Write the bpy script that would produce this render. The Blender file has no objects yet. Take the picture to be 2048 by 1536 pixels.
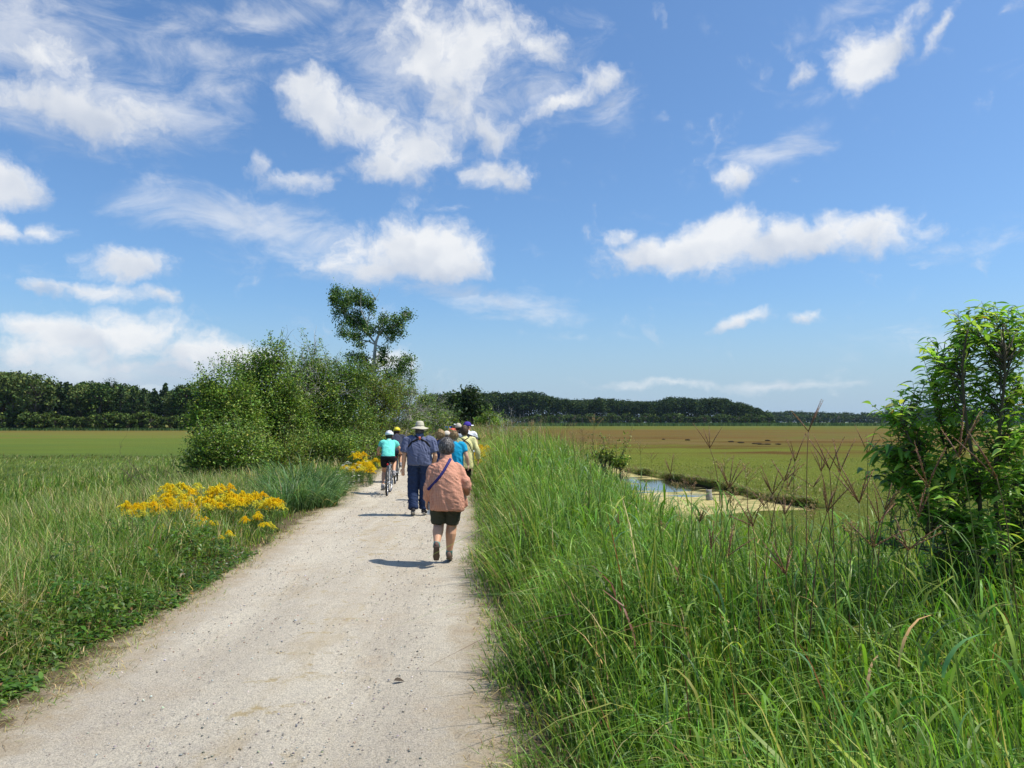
import bpy, math, random
import numpy as np
from mathutils import Vector, Matrix
R = math.radians
random.seed(7)
rng = np.random.default_rng(11)
SC = bpy.context.scene
COL = SC.collection

# ------------------------------------------------------------------ camera, sky, sun, exposure
EYE = 1.8
FPX = 1547.0                      # focal length in pixels of the 2048 wide photograph
PITCH = math.atan(75.0 / FPX)
cam_d = bpy.data.cameras.new('camera')
cam_d.sensor_width = 36.0
cam_d.lens = FPX / 2048 * 36.0
cam_d.clip_start = 0.05
cam_d.clip_end = 20000
cam = bpy.data.objects.new('camera', cam_d)
COL.objects.link(cam)
cam.location = (0, 0, EYE)
cam.rotation_euler = (math.pi / 2 + PITCH, 0, 0)
SC.camera = cam
SC.view_settings.view_transform = 'Standard'
SC.view_settings.look = 'None'
SC.view_settings.gamma = 1.0
SC.view_settings.use_curve_mapping = False
SC.view_settings.exposure = 0.12
SC.cycles.max_bounces = 6
SC.cycles.transparent_max_bounces = 8
SC.cycles.volume_bounces = 0
SC.cycles.caustics_reflective = False
SC.cycles.caustics_refractive = False

SUN_EL = R(59)
SUN_AZ = R(97)                    # from +Y (forward) clockwise towards +X (right)
sun_dir = Vector((math.sin(SUN_AZ) * math.cos(SUN_EL), math.cos(SUN_AZ) * math.cos(SUN_EL), math.sin(SUN_EL)))
sl = bpy.data.lights.new('sun', 'SUN')
sl.energy = 5.0
sl.angle = R(0.53)
sl.color = (1.0, 0.94, 0.84)
so = bpy.data.objects.new('sun', sl)
COL.objects.link(so)
so.rotation_euler = (-sun_dir).to_track_quat('-Z', 'Y').to_euler()
so.location = (0, 0, 60)

def W(px, py, Y):
    """world point at depth Y seen at photograph pixel (2048 wide)"""
    c, s = math.cos(PITCH), math.sin(PITCH)
    k = -(py - 768) / FPX
    # (Zr*c - Y*s) = k*(Y*c + Zr*s)
    Zr = Y * (k * c + s) / (c - k * s)
    D = Y * c + Zr * s
    return Vector(((px - 1024) / FPX * D, Y, EYE + Zr))

def G(px, py, z=0.0):
    """ground point (height z) seen at a pixel"""
    c, s = math.cos(PITCH), math.sin(PITCH)
    k = -(py - 768) / FPX
    Zr = z - EYE
    Y = Zr * (c - k * s) / (k * c + s)
    return W(px, py, Y)

# ---- world: Nishita sky with clouds placed by direction
world = bpy.data.worlds.new('World')
SC.world = world
world.use_nodes = True
nt = world.node_tree
nt.nodes.clear()
def N(tree, typ, **kw):
    n = tree.nodes.new(typ)
    for k, v in kw.items():
        setattr(n, k, v)
    return n
def MATH(tree, op, a, b=None, c=None, clamp=False):
    n = tree.nodes.new('ShaderNodeMath')
    n.operation = op
    n.use_clamp = clamp
    for i, v in enumerate((a, b, c)):
        if v is None: continue
        if isinstance(v, (int, float)): n.inputs[i].default_value = v
        else: tree.links.new(v, n.inputs[i])
    return n.outputs[0]
def MRANGE(tree, v, a, b, c, d, smooth=True):
    n = tree.nodes.new('ShaderNodeMapRange')
    n.interpolation_type = 'SMOOTHSTEP' if smooth else 'LINEAR'
    tree.links.new(v, n.inputs[0])
    for i, x in enumerate((a, b, c, d)):
        if isinstance(x, (int, float)): n.inputs[i + 1].default_value = x
        else: tree.links.new(x, n.inputs[i + 1])
    return n.outputs[0]
def MIX(tree, f, a, b, mode='MIX'):
    n = tree.nodes.new('ShaderNodeMix')
    n.data_type = 'RGBA'
    n.blend_type = mode
    for i, v in ((0, f), (6, a), (7, b)):
        if isinstance(v, (int, float)): n.inputs[i].default_value = v
        elif isinstance(v, tuple): n.inputs[i].default_value = v if len(v) == 4 else (*v, 1)
        else: tree.links.new(v, n.inputs[i])
    return n.outputs[2]
def NOISE(tree, vec, scale, detail=3, rough=0.5, dist=0.0):
    n = tree.nodes.new('ShaderNodeTexNoise')
    n.inputs['Scale'].default_value = scale
    n.inputs['Detail'].default_value = detail
    n.inputs['Roughness'].default_value = rough
    n.inputs['Distortion'].default_value = dist
    if vec is not None: tree.links.new(vec, n.inputs['Vector'])
    return n.outputs['Fac']

sky = N(nt, 'ShaderNodeTexSky', sky_type='NISHITA')
sky.sun_disc = False
sky.sun_elevation = SUN_EL
sky.sun_rotation = SUN_AZ
sky.altitude = 0
sky.air_density = 1.0
sky.dust_density = 1.5
sky.ozone_density = 3.0
tc = N(nt, 'ShaderNodeTexCoord')
sep = N(nt, 'ShaderNodeSeparateXYZ')
nt.links.new(tc.outputs['Generated'], sep.inputs[0])
az = MATH(nt, 'ARCTAN2', sep.outputs[0], sep.outputs[1])
el = MATH(nt, 'ARCSINE', sep.outputs[2])
cmb = N(nt, 'ShaderNodeCombineXYZ')
nt.links.new(az, cmb.inputs[0]); nt.links.new(el, cmb.inputs[1])
# warp the direction a little so that cloud outlines are ragged
nv = N(nt, 'ShaderNodeTexNoise')
nv.inputs['Scale'].default_value = 9.0; nv.inputs['Detail'].default_value = 5; nv.inputs['Roughness'].default_value = 0.62
nt.links.new(cmb.outputs[0], nv.inputs['Vector'])
vs = N(nt, 'ShaderNodeVectorMath', operation='SUBTRACT'); nt.links.new(nv.outputs['Color'], vs.inputs[0]); vs.inputs[1].default_value = (.5, .5, .5)
vm = N(nt, 'ShaderNodeVectorMath', operation='MULTIPLY'); nt.links.new(vs.outputs[0], vm.inputs[0]); vm.inputs[1].default_value = (.09, .055, 0)
va = N(nt, 'ShaderNodeVectorMath', operation='ADD'); nt.links.new(cmb.outputs[0], va.inputs[0]); nt.links.new(vm.outputs[0], va.inputs[1])
WARP = va.outputs[0]
SHADE = []
def blob(px, py, rx, ry, rot, k):
    d = (W(px, py, 100) - Vector((0, 0, EYE))).normalized()
    mp = N(nt, 'ShaderNodeMapping', vector_type='TEXTURE')
    mp.inputs['Location'].default_value = (math.atan2(d.x, d.y), math.asin(d.z), 0)
    mp.inputs['Rotation'].default_value = (0, 0, R(rot))
    mp.inputs['Scale'].default_value = (rx * 1.55 / FPX, ry * 1.55 / FPX, 1)
    nt.links.new(WARP, mp.inputs[0])
    g = N(nt, 'ShaderNodeTexGradient', gradient_type='SPHERICAL')
    nt.links.new(mp.outputs[0], g.inputs[0])
    w = MATH(nt, 'MULTIPLY', g.outputs['Fac'], k)
    sy = N(nt, 'ShaderNodeSeparateXYZ'); nt.links.new(mp.outputs[0], sy.inputs[0])
    SHADE.append((w, MATH(nt, 'MULTIPLY', w, sy.outputs[1])))
    return w
PUFF = [(600,165,55,38,15,1),(650,215,80,55,-10,1.1),(735,240,90,50,0,1),(840,290,120,62,12,1.1),(780,325,110,38,0,1),(850,95,85,100,0,1.05),
 (950,110,110,95,0,1.05),(1050,95,110,45,0,.75),(900,200,95,85,0,.8),(970,255,70,55,0,.8),(1000,340,95,40,-8,.95),(1110,215,80,22,20,.9),(1200,165,70,32,30,.85),
 (860,20,120,45,0,.6),(830,505,150,62,0,1.25),(770,540,170,35,0,1),(900,520,90,45,-10,1.1),(700,520,90,48,0,.75),(1330,500,125,42,8,1.15),(1430,490,130,52,0,1.25),(1530,500,130,42,10,1.1),
 (1660,475,90,32,15,1.1),(1725,462,95,42,0,1.2),(1260,465,50,25,20,.7),(1745,115,70,40,30,1.05),(1800,72,85,30,45,1.0),(1840,30,40,26,60,.8),(1890,50,70,18,42,.75),(1598,165,32,20,0,.85),(2000,40,50,22,40,.55),
 (0,352,62,48,0,1.2),(15,452,60,22,-10,.9),(95,455,40,18,0,.8),(245,532,95,32,8,1.05),(165,580,110,19,-5,.85),(302,582,46,19,0,.9),
 (600,352,70,30,0,.85),(530,325,50,16,25,.6),(60,650,60,22,0,1.0),(160,668,100,36,0,1.0),(285,672,95,44,0,1.15),(400,702,110,40,0,1.1),(490,710,80,30,0,1.0),(80,705,190,38,0,.85),(330,735,260,26,0,.7),
 (1475,647,50,14,15,1),(1612,641,33,17,0,1),(790,722,62,32,0,.9),(1480,360,62,30,15,.8),(30,90,150,90,0,.85),(110,200,230,55,0,1.0),(290,215,130,36,-12,.75)]
WISP = [(20,60,220,130,0,1.1),(120,190,310,85,0,1.1),(330,215,170,60,-15,1),(440,180,130,40,10,.9),(430,105,120,40,0,.8),(235,85,60,50,-30,.8),(540,30,260,38,10,.9),(640,10,200,26,0,.8),
 (860,110,270,150,0,1.0),(980,190,290,120,20,.8),(1230,200,80,70,60,.7),(500,440,270,55,-8,1.05),(400,420,160,35,0,.8),(620,510,200,60,0,.8),(960,600,230,32,-10,1.05),(1060,630,110,28,0,.9),(700,560,200,32,0,.7),
 (1540,310,150,36,15,.85),(1480,350,90,40,10,.8),(200,745,420,42,0,1.25),(60,705,320,50,0,.9),(400,735,260,36,0,1.1),(1330,768,160,10,0,1),(1560,765,220,10,0,.9),(1850,690,240,40,0,.45),(1150,680,120,12,0,.5),
 (1700,20,160,40,20,.6),(1990,490,90,24,10,.6),(1890,490,70,18,0,.5),(1180,625,100,10,0,.4),(480,640,160,50,-20,.3),(1000,380,160,30,0,.4),(920,418,60,12,0,.5),(100,540,300,40,0,.35),(1650,190,110,20,0,.5)]
def combine(lst):
    acc = None
    for b in lst:
        o = blob(*b)
        acc = o if acc is None else MATH(nt, 'SMOOTH_MAX', acc, o, 0.12)
    return acc
cp = combine(PUFF)
sw = sy_ = None
for a_, b_ in SHADE:
    sw = a_ if sw is None else MATH(nt, 'ADD', sw, a_); sy_ = b_ if sy_ is None else MATH(nt, 'ADD', sy_, b_)
upper = MATH(nt, 'DIVIDE', sy_, MATH(nt, 'ADD', sw, .02))
cw = combine(WISP)
fine = NOISE(nt, WARP, 13, 10, 0.63)
wv = N(nt, 'ShaderNodeMapping'); wv.inputs['Scale'].default_value = (1, 2.1, 1); wv.inputs['Rotation'].default_value = (0, 0, R(-18)); nt.links.new(cmb.outputs[0], wv.inputs[0])
wisp = NOISE(nt, wv.outputs[0], 10, 9, 0.66, 0.6)
dp = MRANGE(nt, MATH(nt, 'ADD', cp, MATH(nt, 'MULTIPLY', MATH(nt, 'SUBTRACT', fine, .5), 2.0)), .22, .88, 0, 1)
dw = MRANGE(nt, MATH(nt, 'ADD', cw, MATH(nt, 'MULTIPLY', MATH(nt, 'SUBTRACT', wisp, .5), 2.0)), .25, 1.25, 0, .68)
dens = MATH(nt, 'MAXIMUM', dp, dw)
# cloud light: thicker towards the sun's side brighter, undersides a soft grey blue
off = N(nt, 'ShaderNodeVectorMath', operation='ADD'); nt.links.new(WARP, off.inputs[0]); off.inputs[1].default_value = (.012, .022, 0)
soft = NOISE(nt, WARP, 9, 3, 0.5); fine2 = NOISE(nt, off.outputs[0], 9, 3, 0.5)
lit = MATH(nt, 'ADD', MATH(nt, 'MULTIPLY', MATH(nt, 'SUBTRACT', soft, fine2), 2.6), 0.74)
lit = MATH(nt, 'ADD', lit, MATH(nt, 'MULTIPLY', upper, .95))
lit = MATH(nt, 'SUBTRACT', lit, MRANGE(nt, cp, .45, 1.1, 0, .16), clamp=True)
ccol = MIX(nt, lit, (4.7, 5.2, 6.1), (7.6, 7.7, 7.8))
skycol = MIX(nt, 1.0, sky.outputs[0], (0.86, 1.13, 1.36), 'MULTIPLY')
skycol = MIX(nt, MRANGE(nt, el, -.02, .17, .8, 0), skycol, (3.9, 5.2, 6.7))
mixc = MIX(nt, MATH(nt, 'MULTIPLY', dens, .93), skycol, ccol)
bg = N(nt, 'ShaderNodeBackground')
bg.inputs['Strength'].default_value = 0.112
nt.links.new(mixc, bg.inputs['Color'])
wo = N(nt, 'ShaderNodeOutputWorld')
nt.links.new(bg.outputs[0], wo.inputs[0])

# ------------------------------------------------------------------ helpers: tagging and mesh building
def tag(o, label=None, cat=None, group=None, kind=None):
    if label: o['label'] = label
    if cat: o['category'] = cat
    if group: o['group'] = group
    if kind: o['kind'] = kind
    return o
def empty(name, loc=(0, 0, 0), rz=0.0, parent=None):
    o = bpy.data.objects.new(name, None)
    o.empty_display_size = 0.2
    COL.objects.link(o)
    o.location = loc
    o.rotation_euler = (0, 0, rz)
    if parent: o.parent = parent
    return o
def mk_mesh(name, V, F, cols=None, smooth=False, attrs=None):
    me = bpy.data.meshes.new(name)
    V = np.asarray(V, dtype=np.float32)
    me.vertices.add(len(V)); me.vertices.foreach_set('co', V.ravel())
    if isinstance(F, np.ndarray): F = [F]
    loops = np.concatenate([f.ravel() for f in F]).astype(np.int32)
    sizes = np.concatenate([np.full(len(f), f.shape[1], dtype=np.int32) for f in F])
    starts = np.concatenate([[0], np.cumsum(sizes)[:-1]]).astype(np.int32)
    me.loops.add(len(loops)); me.loops.foreach_set('vertex_index', loops)
    me.polygons.add(len(sizes)); me.polygons.foreach_set('loop_start', starts)
    try: me.polygons.foreach_set('loop_total', sizes)
    except Exception: pass
    me.update(calc_edges=True)
    if smooth: me.polygons.foreach_set('use_smooth', np.ones(len(sizes), dtype=bool))
    if cols is not None:
        a = me.attributes.new('col', 'FLOAT_COLOR', 'POINT')
        c = np.ones((len(V), 4), dtype=np.float32); c[:, :3] = cols
        a.data.foreach_set('color', c.ravel())
    for k, v in (attrs or {}).items():
        a = me.attributes.new(k, 'FLOAT', 'POINT'); a.data.foreach_set('value', np.asarray(v, dtype=np.float32))
    return me
def obj(name, me, mat, parent=None):
    o = bpy.data.objects.new(name, me)
    if mat: me.materials.append(mat)
    COL.objects.link(o)
    if parent: o.parent = parent
    return o
def merge(parts):
    """join (V, F[, C]) with F a list of index arrays"""
    Vs, Fs, Cs, n = [], {}, [], 0
    for p in parts:
        V, F = p[0], p[1]
        if isinstance(F, np.ndarray): F = [F]
        Vs.append(V)
        for f in F:
            if len(f): Fs.setdefault(f.shape[1], []).append(f + n)
        if len(p) > 2: Cs.append(p[2])
        n += len(V)
    V = np.concatenate(Vs); F = [np.concatenate(v) for v in Fs.values()]
    return (V, F, np.concatenate(Cs)) if Cs else (V, F)
def colour(part, c):
    return (part[0], part[1], np.tile(np.array(c, dtype=np.float32), (len(part[0]), 1)))
def catmull(P, m):
    P = np.asarray(P, float)
    if len(P) < 3 or m <= 1: return P
    Q = np.vstack([2 * P[0] - P[1], P, 2 * P[-1] - P[-2]])
    out = []
    for i in range(1, len(Q) - 2):
        p0, p1, p2, p3 = Q[i-1], Q[i], Q[i+1], Q[i+2]
        for k in range(m):
            t = k / m
            out.append(.5 * ((2*p1) + (-p0+p2)*t + (2*p0-5*p1+4*p2-p3)*t*t + (-p0+3*p1-3*p2+p3)*t**3))
    out.append(Q[-2])
    return np.array(out)
def tube(P, Rr, n=10, side=None, cap=True, sub=1, pw=2.0):
    """closed tube along P; radii scalars or (a, b) pairs, a along `side`"""
    P = np.asarray(P, float)
    Rr = np.array([(r, r) if np.isscalar(r) else tuple(r) for r in (Rr if hasattr(Rr, '__len__') else [Rr] * len(P))], float)
    if sub > 1:
        A = catmull(np.hstack([P, Rr]), sub); P, Rr = A[:, :3], np.maximum(A[:, 3:], 1e-4)
    T = np.gradient(P, axis=0); T /= np.linalg.norm(T, axis=1)[:, None] + 1e-9
    if cap:
        r0, r1 = Rr[0].min(), Rr[-1].min()
        P = np.vstack([P[0] - T[0]*r0*.85, P[0] - T[0]*r0*.5, P, P[-1] + T[-1]*r1*.5, P[-1] + T[-1]*r1*.85])
        Rr = np.vstack([Rr[0]*.5, Rr[0]*.86, Rr, Rr[-1]*.86, Rr[-1]*.5])
        T = np.vstack([T[0], T[0], T, T[-1], T[-1]])
    s = np.array(side if side is not None else (1, 0, 0) if abs(T[0][0]) < .9 else (0, 1, 0), float)
    ang = np.linspace(0, 2*math.pi, n, endpoint=False)
    ca = np.sign(np.cos(ang)) * np.abs(np.cos(ang))**(2/pw); sa = np.sign(np.sin(ang)) * np.abs(np.sin(ang))**(2/pw)
    V = []
    for p, t, r in zip(P, T, Rr):
        a = s - t * s.dot(t); a /= np.linalg.norm(a) + 1e-9
        if side is None: s = a
        b = np.cross(t, a)
        V.append(p + np.outer(ca, a) * r[0] + np.outer(sa, b) * r[1])
    m = len(P)
    V = np.vstack(V + [P[0][None] - T[0][None]*.0, P[-1][None]])
    i = np.arange(m-1)[:, None] * n; j = np.arange(n)[None]; k = (j+1) % n
    Q = np.stack([i+j, i+k, i+n+k, i+n+j], -1).reshape(-1, 4)
    c0, c1 = m*n, m*n+1
    jj = np.arange(n); kk = (jj+1) % n
    Tt = np.vstack([np.stack([np.full(n, c0), kk, jj], 1), np.stack([np.full(n, c1), (m-1)*n+jj, (m-1)*n+kk], 1)])
    return V, [Q, Tt]
def ellip(c, r, n=16, m=10, rot=None):
    th = np.linspace(0, math.pi, m+1)[1:-1]; ph = np.linspace(0, 2*math.pi, n, endpoint=False)
    V = np.array([[math.sin(t)*math.cos(p), math.sin(t)*math.sin(p), math.cos(t)] for t in th for p in ph] + [[0, 0, 1], [0, 0, -1]])
    V = V * np.asarray(r, float)
    if rot is not None: V = V @ np.array(Matrix.Rotation(rot[0], 3, rot[1])).T
    V = V + np.asarray(c, float)
    k = m - 1
    Q = np.array([[a*n+b, (a+1)*n+b, (a+1)*n+(b+1) % n, a*n+(b+1) % n] for a in range(k-1) for b in range(n)])
    T = np.array([[k*n, b, (b+1) % n] for b in range(n)] + [[k*n+1, (k-1)*n+(b+1) % n, (k-1)*n+b] for b in range(n)])
    return V, [Q, T]
def box(c, s, rot=None):
    v = np.array([[x, y, z] for x in (-.5, .5) for y in (-.5, .5) for z in (-.5, .5)]) * np.asarray(s, float)
    if rot is not None: v = v @ np.array(Matrix.Rotation(rot[0], 3, rot[1])).T
    return v + np.asarray(c, float), [np.array([[0,1,3,2],[4,6,7,5],[0,4,5,1],[2,3,7,6],[0,2,6,4],[1,5,7,3]])]
def torus(c, R0, r, axis='X', n=40, m=8):
    a = np.linspace(0, 2*math.pi, n, endpoint=False)[:, None]; b = np.linspace(0, 2*math.pi, m, endpoint=False)[None]
    rr = R0 + r*np.cos(b)
    x, y, z = r*np.sin(b)+0*a, rr*np.cos(a), rr*np.sin(a)
    V = np.stack([x, y, z] if axis == 'X' else [y, z, x], -1).reshape(-1, 3) + np.asarray(c, float)
    i = np.arange(n)[:, None]; j = np.arange(m)[None]
    Q = np.stack([i*m+j, ((i+1) % n)*m+j, ((i+1) % n)*m+(j+1) % m, i*m+(j+1) % m], -1).reshape(-1, 4)
    return V, [Q]
def hash2(ix, iy, seed):
    h = np.sin(ix*127.1 + iy*311.7 + seed*74.7) * 43758.5453
    return h - np.floor(h)
def vnoise(x, y, s=1.0, seed=0):
    x = np.asarray(x, float)/s; y = np.asarray(y, float)/s
    ix, iy = np.floor(x), np.floor(y); fx, fy = x-ix, y-iy
    fx = fx*fx*(3-2*fx); fy = fy*fy*(3-2*fy)
    a, b, c, d = hash2(ix, iy, seed), hash2(ix+1, iy, seed), hash2(ix, iy+1, seed), hash2(ix+1, iy+1, seed)
    return (a*(1-fx)+b*fx)*(1-fy) + (c*(1-fx)+d*fx)*fy
def sstep(a, b, x):
    t = np.clip((np.asarray(x, float)-a)/(b-a), 0, 1); return t*t*(3-2*t)
def lerp(a, b, t):
    return np.asarray(a)*(1-t) + np.asarray(b)*t

# ------------------------------------------------------------------ materials
def new_mat(name):
    m = bpy.data.materials.new(name); m.use_nodes = True
    t = m.node_tree; t.nodes.clear()
    out = t.nodes.new('ShaderNodeOutputMaterial')
    return m, t, out
def simple(name, col, rough=.7, spec=.3, metal=0.0, noise=0.0, nscale=20.0, bump=0.0, bscale=40.0, sheen=0.0):
    m, t, out = new_mat(name)
    b = t.nodes.new('ShaderNodeBsdfPrincipled')
    b.inputs['Roughness'].default_value = rough; b.inputs['Metallic'].default_value = metal
    b.inputs['Specular IOR Level'].default_value = spec
    tcn = t.nodes.new('ShaderNodeTexCoord')
    n1 = NOISE(t, tcn.outputs['Object'], nscale, 5, .6)
    k = noise or .08
    c = MIX(t, n1, tuple(x*(1-k) for x in col), tuple(min(1, x*(1+k)) for x in col))
    t.links.new(c, b.inputs['Base Color'])
    if bump:
        bp = t.nodes.new('ShaderNodeBump'); bp.inputs['Strength'].default_value = bump; bp.inputs['Distance'].default_value = .02
        t.links.new(NOISE(t, tcn.outputs['Object'], bscale, 4, .6, .5), bp.inputs['Height']); t.links.new(bp.outputs[0], b.inputs['Normal'])
    t.links.new(b.outputs[0], out.inputs[0])
    return m
def leafmat(name, trans=.35, rough=.45, spec=.35, var=.25, tint=(1.15, 1.25, .6)):
    m, t, out = new_mat(name)
    at = t.nodes.new('ShaderNodeAttribute'); at.attribute_name = 'col'
    b = t.nodes.new('ShaderNodeBsdfPrincipled')
    b.inputs['Roughness'].default_value = rough; b.inputs['Specular IOR Level'].default_value = spec
    t.links.new(at.outputs['Color'], b.inputs['Base Color'])
    tr = t.nodes.new('ShaderNodeBsdfTranslucent')
    t.links.new(MIX(t, 1.0, at.outputs['Color'], (*tint, 1), 'MULTIPLY'), tr.inputs[0])
    mx = t.nodes.new('ShaderNodeMixShader'); mx.inputs[0].default_value = trans
    t.links.new(b.outputs[0], mx.inputs[1]); t.links.new(tr.outputs[0], mx.inputs[2])
    t.links.new(mx.outputs[0], out.inputs[0])
    return m
def colmat(name, rough=.85, spec=.2):
    m, t, out = new_mat(name)
    at = t.nodes.new('ShaderNodeAttribute'); at.attribute_name = 'col'
    b = t.nodes.new('ShaderNodeBsdfPrincipled')
    b.inputs['Roughness'].default_value = rough; b.inputs['Specular IOR Level'].default_value = spec
    t.links.new(at.outputs['Color'], b.inputs['Base Color']); t.links.new(b.outputs[0], out.inputs[0])
    return m
M_GRASS = leafmat('grass_blades', .38, .45, .35)
M_LEAF = leafmat('leaves', .34, .5, .3)
M_GLOSSLEAF = leafmat('glossy_leaves', .5, .38, .45)
M_FAR = leafmat('far_foliage', .12, .8, .1)
M_FLOWER = leafmat('petals', .3, .7, .1, tint=(1.1, 1.05, .9))
M_COL = colmat('plain_coloured')
M_BARK = simple('bark', (.16, .135, .11), .9, .1, noise=.5, nscale=14, bump=.6, bscale=30)
M_GREYBARK = simple('grey_bark', (.42, .40, .36), .9, .1, noise=.45, nscale=10, bump=.5, bscale=24)
M_STEM = simple('twig_bark', (.10, .085, .055), .85, .15, noise=.3)
# ------------------------------------------------------------------ the setting: ground, path, creek, haze
def XL(Y): return -2.54 - 0.0776*Y + .034*np.maximum(np.asarray(Y)-28., 0)
def XR(Y): return 0.16 - 0.060*Y
CREEK = np.array([(6.0,64),(6.7,43),(8.5,35),(9.1,29.4),(9.9,25.6),(9.8,24.2),(7.8,23.4),(5.6,22.4),(4.5,19.5),(3.7,16.5),(3.2,16.5),(3.5,21),(4.3,28),(4.7,36),(4.7,43),(4.6,64)])
def creek_sd(x, y):
    x = np.asarray(x, float); y = np.asarray(y, float)
    d = np.full(x.shape, 1e9); inside = np.zeros(x.shape, bool)
    n = len(CREEK)
    for i in range(n):
        a, b = CREEK[i], CREEK[(i+1) % n]
        ex, ey = b-a
        t = np.clip(((x-a[0])*ex+(y-a[1])*ey)/(ex*ex+ey*ey), 0, 1)
        d = np.minimum(d, np.hypot(x-a[0]-t*ex, y-a[1]-t*ey))
        cond = (a[1] > y) != (b[1] > y)
        with np.errstate(divide='ignore', invalid='ignore'):
            xi = (b[0]-a[0])*(y-a[1])/(b[1]-a[1]+1e-12)+a[0]
        inside ^= cond & (x < xi)
    return np.where(inside, -d, d)
MARSH = -0.9
WATER = -1.07
def zg(x, y):
    x = np.asarray(x, float); y = np.asarray(y, float)
    yy = np.clip(y, -5, 130)
    u = x - XR(yy); l = XL(yy) - x
    bw = sstep(10, 26, yy)+1.1*(1-sstep(4.5, 9.5, yy)); z = MARSH*sstep(.7+2.0*bw, 4.4+1.2*bw, u) + MARSH*sstep(1.6, 8.5, l)
    off = np.clip(np.maximum(u, l), 0, 3)/3
    z = z + off*(vnoise(x, y, 2.3, 3)-.5)*.14 + off*(vnoise(x, y, .7, 5)-.5)*.05
    z = np.where((u < 0) & (l < 0), -.03, z)
    fade = sstep(112, 150, y)                       # the embankment ends among the far trees
    z = z*(1-fade) + fade*MARSH
    near = (x > 2) & (x < 12) & (y > 12) & (y < 66)
    if near.any():
        sd = creek_sd(x, y) + (vnoise(x, y, 1.3, 9)-.5)*.55 + (vnoise(x, y, .45, 8)-.5)*.2
        z = np.where(near, z*sstep(-.28, .05, sd) + (1-sstep(-.28, .05, sd))*(-1.65), z)
    return z
def axis(fine0, fine1, st, lim, lo=None):
    a = list(np.arange(fine0, fine1, st)); s = st; v = fine1
    while v < lim: a.append(v); s *= 1.22; v += min(s, 120)
    a.append(lim); s = st; v = fine0 - st; lo = -lim if lo is None else lo
    while v > lo: a.insert(0, v); s *= 1.22; v -= min(s, 120)
    a.insert(0, lo)
    return np.array(a)
gx = axis(-12, 12, .16, 2600); gy = axis(-2, 50, .22, 2600, -60)
XX, YY = np.meshgrid(gx, gy); ZZ = zg(XX, YY)
nx, ny = len(gx), len(gy)
ii = np.arange(ny-1)[:, None]*nx; jj = np.arange(nx-1)[None]
QF = np.stack([ii+jj, ii+jj+1, ii+nx+jj+1, ii+nx+jj], -1).reshape(-1, 4)
m, t, out = new_mat('marsh_ground')
geo = t.nodes.new('ShaderNodeNewGeometry')
sp = t.nodes.new('ShaderNodeSeparateXYZ'); t.links.new(geo.outputs['Position'], sp.inputs[0])
st = t.nodes.new('ShaderNodeMapping'); st.inputs['Scale'].default_value = (.25, 1, 1); t.links.new(geo.outputs['Position'], st.inputs[0])
big = NOISE(t, st.outputs[0], .035, 6, .6, .4)
med = NOISE(t, st.outputs[0], .35, 6, .65)
fin = NOISE(t, geo.outputs['Position'], 6, 6, .7)
inv = MATH(t, 'DIVIDE', 20.0, MATH(t, 'MAXIMUM', sp.outputs[1], 8.0))
par = MATH(t, 'MULTIPLY', inv, MRANGE(t, big, .3, .7, .85, 1.65))
par2 = MATH(t, 'MULTIPLY', par, 1.4)
mot = MRANGE(t, NOISE(t, st.outputs[0], .11, 7, .68, .5), .44, .60, 0, .9)
# right marsh zones and left marsh zones (grass species, by distance out on the marsh)
def ramp(v, stops):
    r = t.nodes.new('ShaderNodeValToRGB'); e = r.color_ramp.elements
    e[0].position, e[0].color = stops[0][0], (*stops[0][1], 1)
    e[1].position, e[1].color = stops[-1][0], (*stops[-1][1], 1)
    for p, c in stops[1:-1]:
        k = e.new(p); k.color = (*c, 1)
    t.links.new(v, r.inputs[0]); return r.outputs[0]
GREEN, OLIVE, BROWN, RUST, TAN = (.145,.175,.032), (.18,.17,.045), (.15,.11,.04), (.16,.098,.036), (.25,.20,.09)
RSTOP = [(.0, (.06,.10,.035)), (.03, (.20,.22,.07)), (.04, (.10,.13,.04)), (.055, (.14,.15,.04)), (.075, (.11,.14,.03)), (.10, (.15,.155,.04)), (.125, RUST), (.155, BROWN), (.175, (.14,.14,.04)), (.20, RUST), (.235, (.19,.15,.06)), (.265, BROWN), (.31, (.11,.062,.022)), (.365, (.15,.13,.035)), (.43, GREEN), (.6, (.15,.175,.035)), (1, (.13,.16,.035))]
rr = MIX(t, mot, ramp(par, RSTOP), ramp(par2, RSTOP))
LSTOP = [(.0, (.10,.14,.05)), (.055, (.20,.21,.06)), (.08, (.15,.13,.04)), (.12, (.17,.14,.04)), (.17, (.17,.17,.045)), (.22, (.14,.175,.04)), (.30, (.12,.17,.035)), (.45, (.10,.155,.04)), (.6, (.12,.17,.04)), (1, (.12,.17,.05))]
ll = MIX(t, mot, ramp(par, LSTOP), ramp(par2, LSTOP))
side = MRANGE(t, sp.outputs[0], -12, -2, 0, 1)
base = MIX(t, side, ll, rr)
base = MIX(t, MATH(t, 'MULTIPLY', MATH(t, 'SUBTRACT', med, .42, clamp=True), 2.2), base, MIX(t, .55, base, (.10, .085, .03)))
base = MIX(t, MATH(t, 'MULTIPLY', fin, .5), base, MIX(t, 1.0, base, (.5, .5, .45), 'MULTIPLY'))
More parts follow.
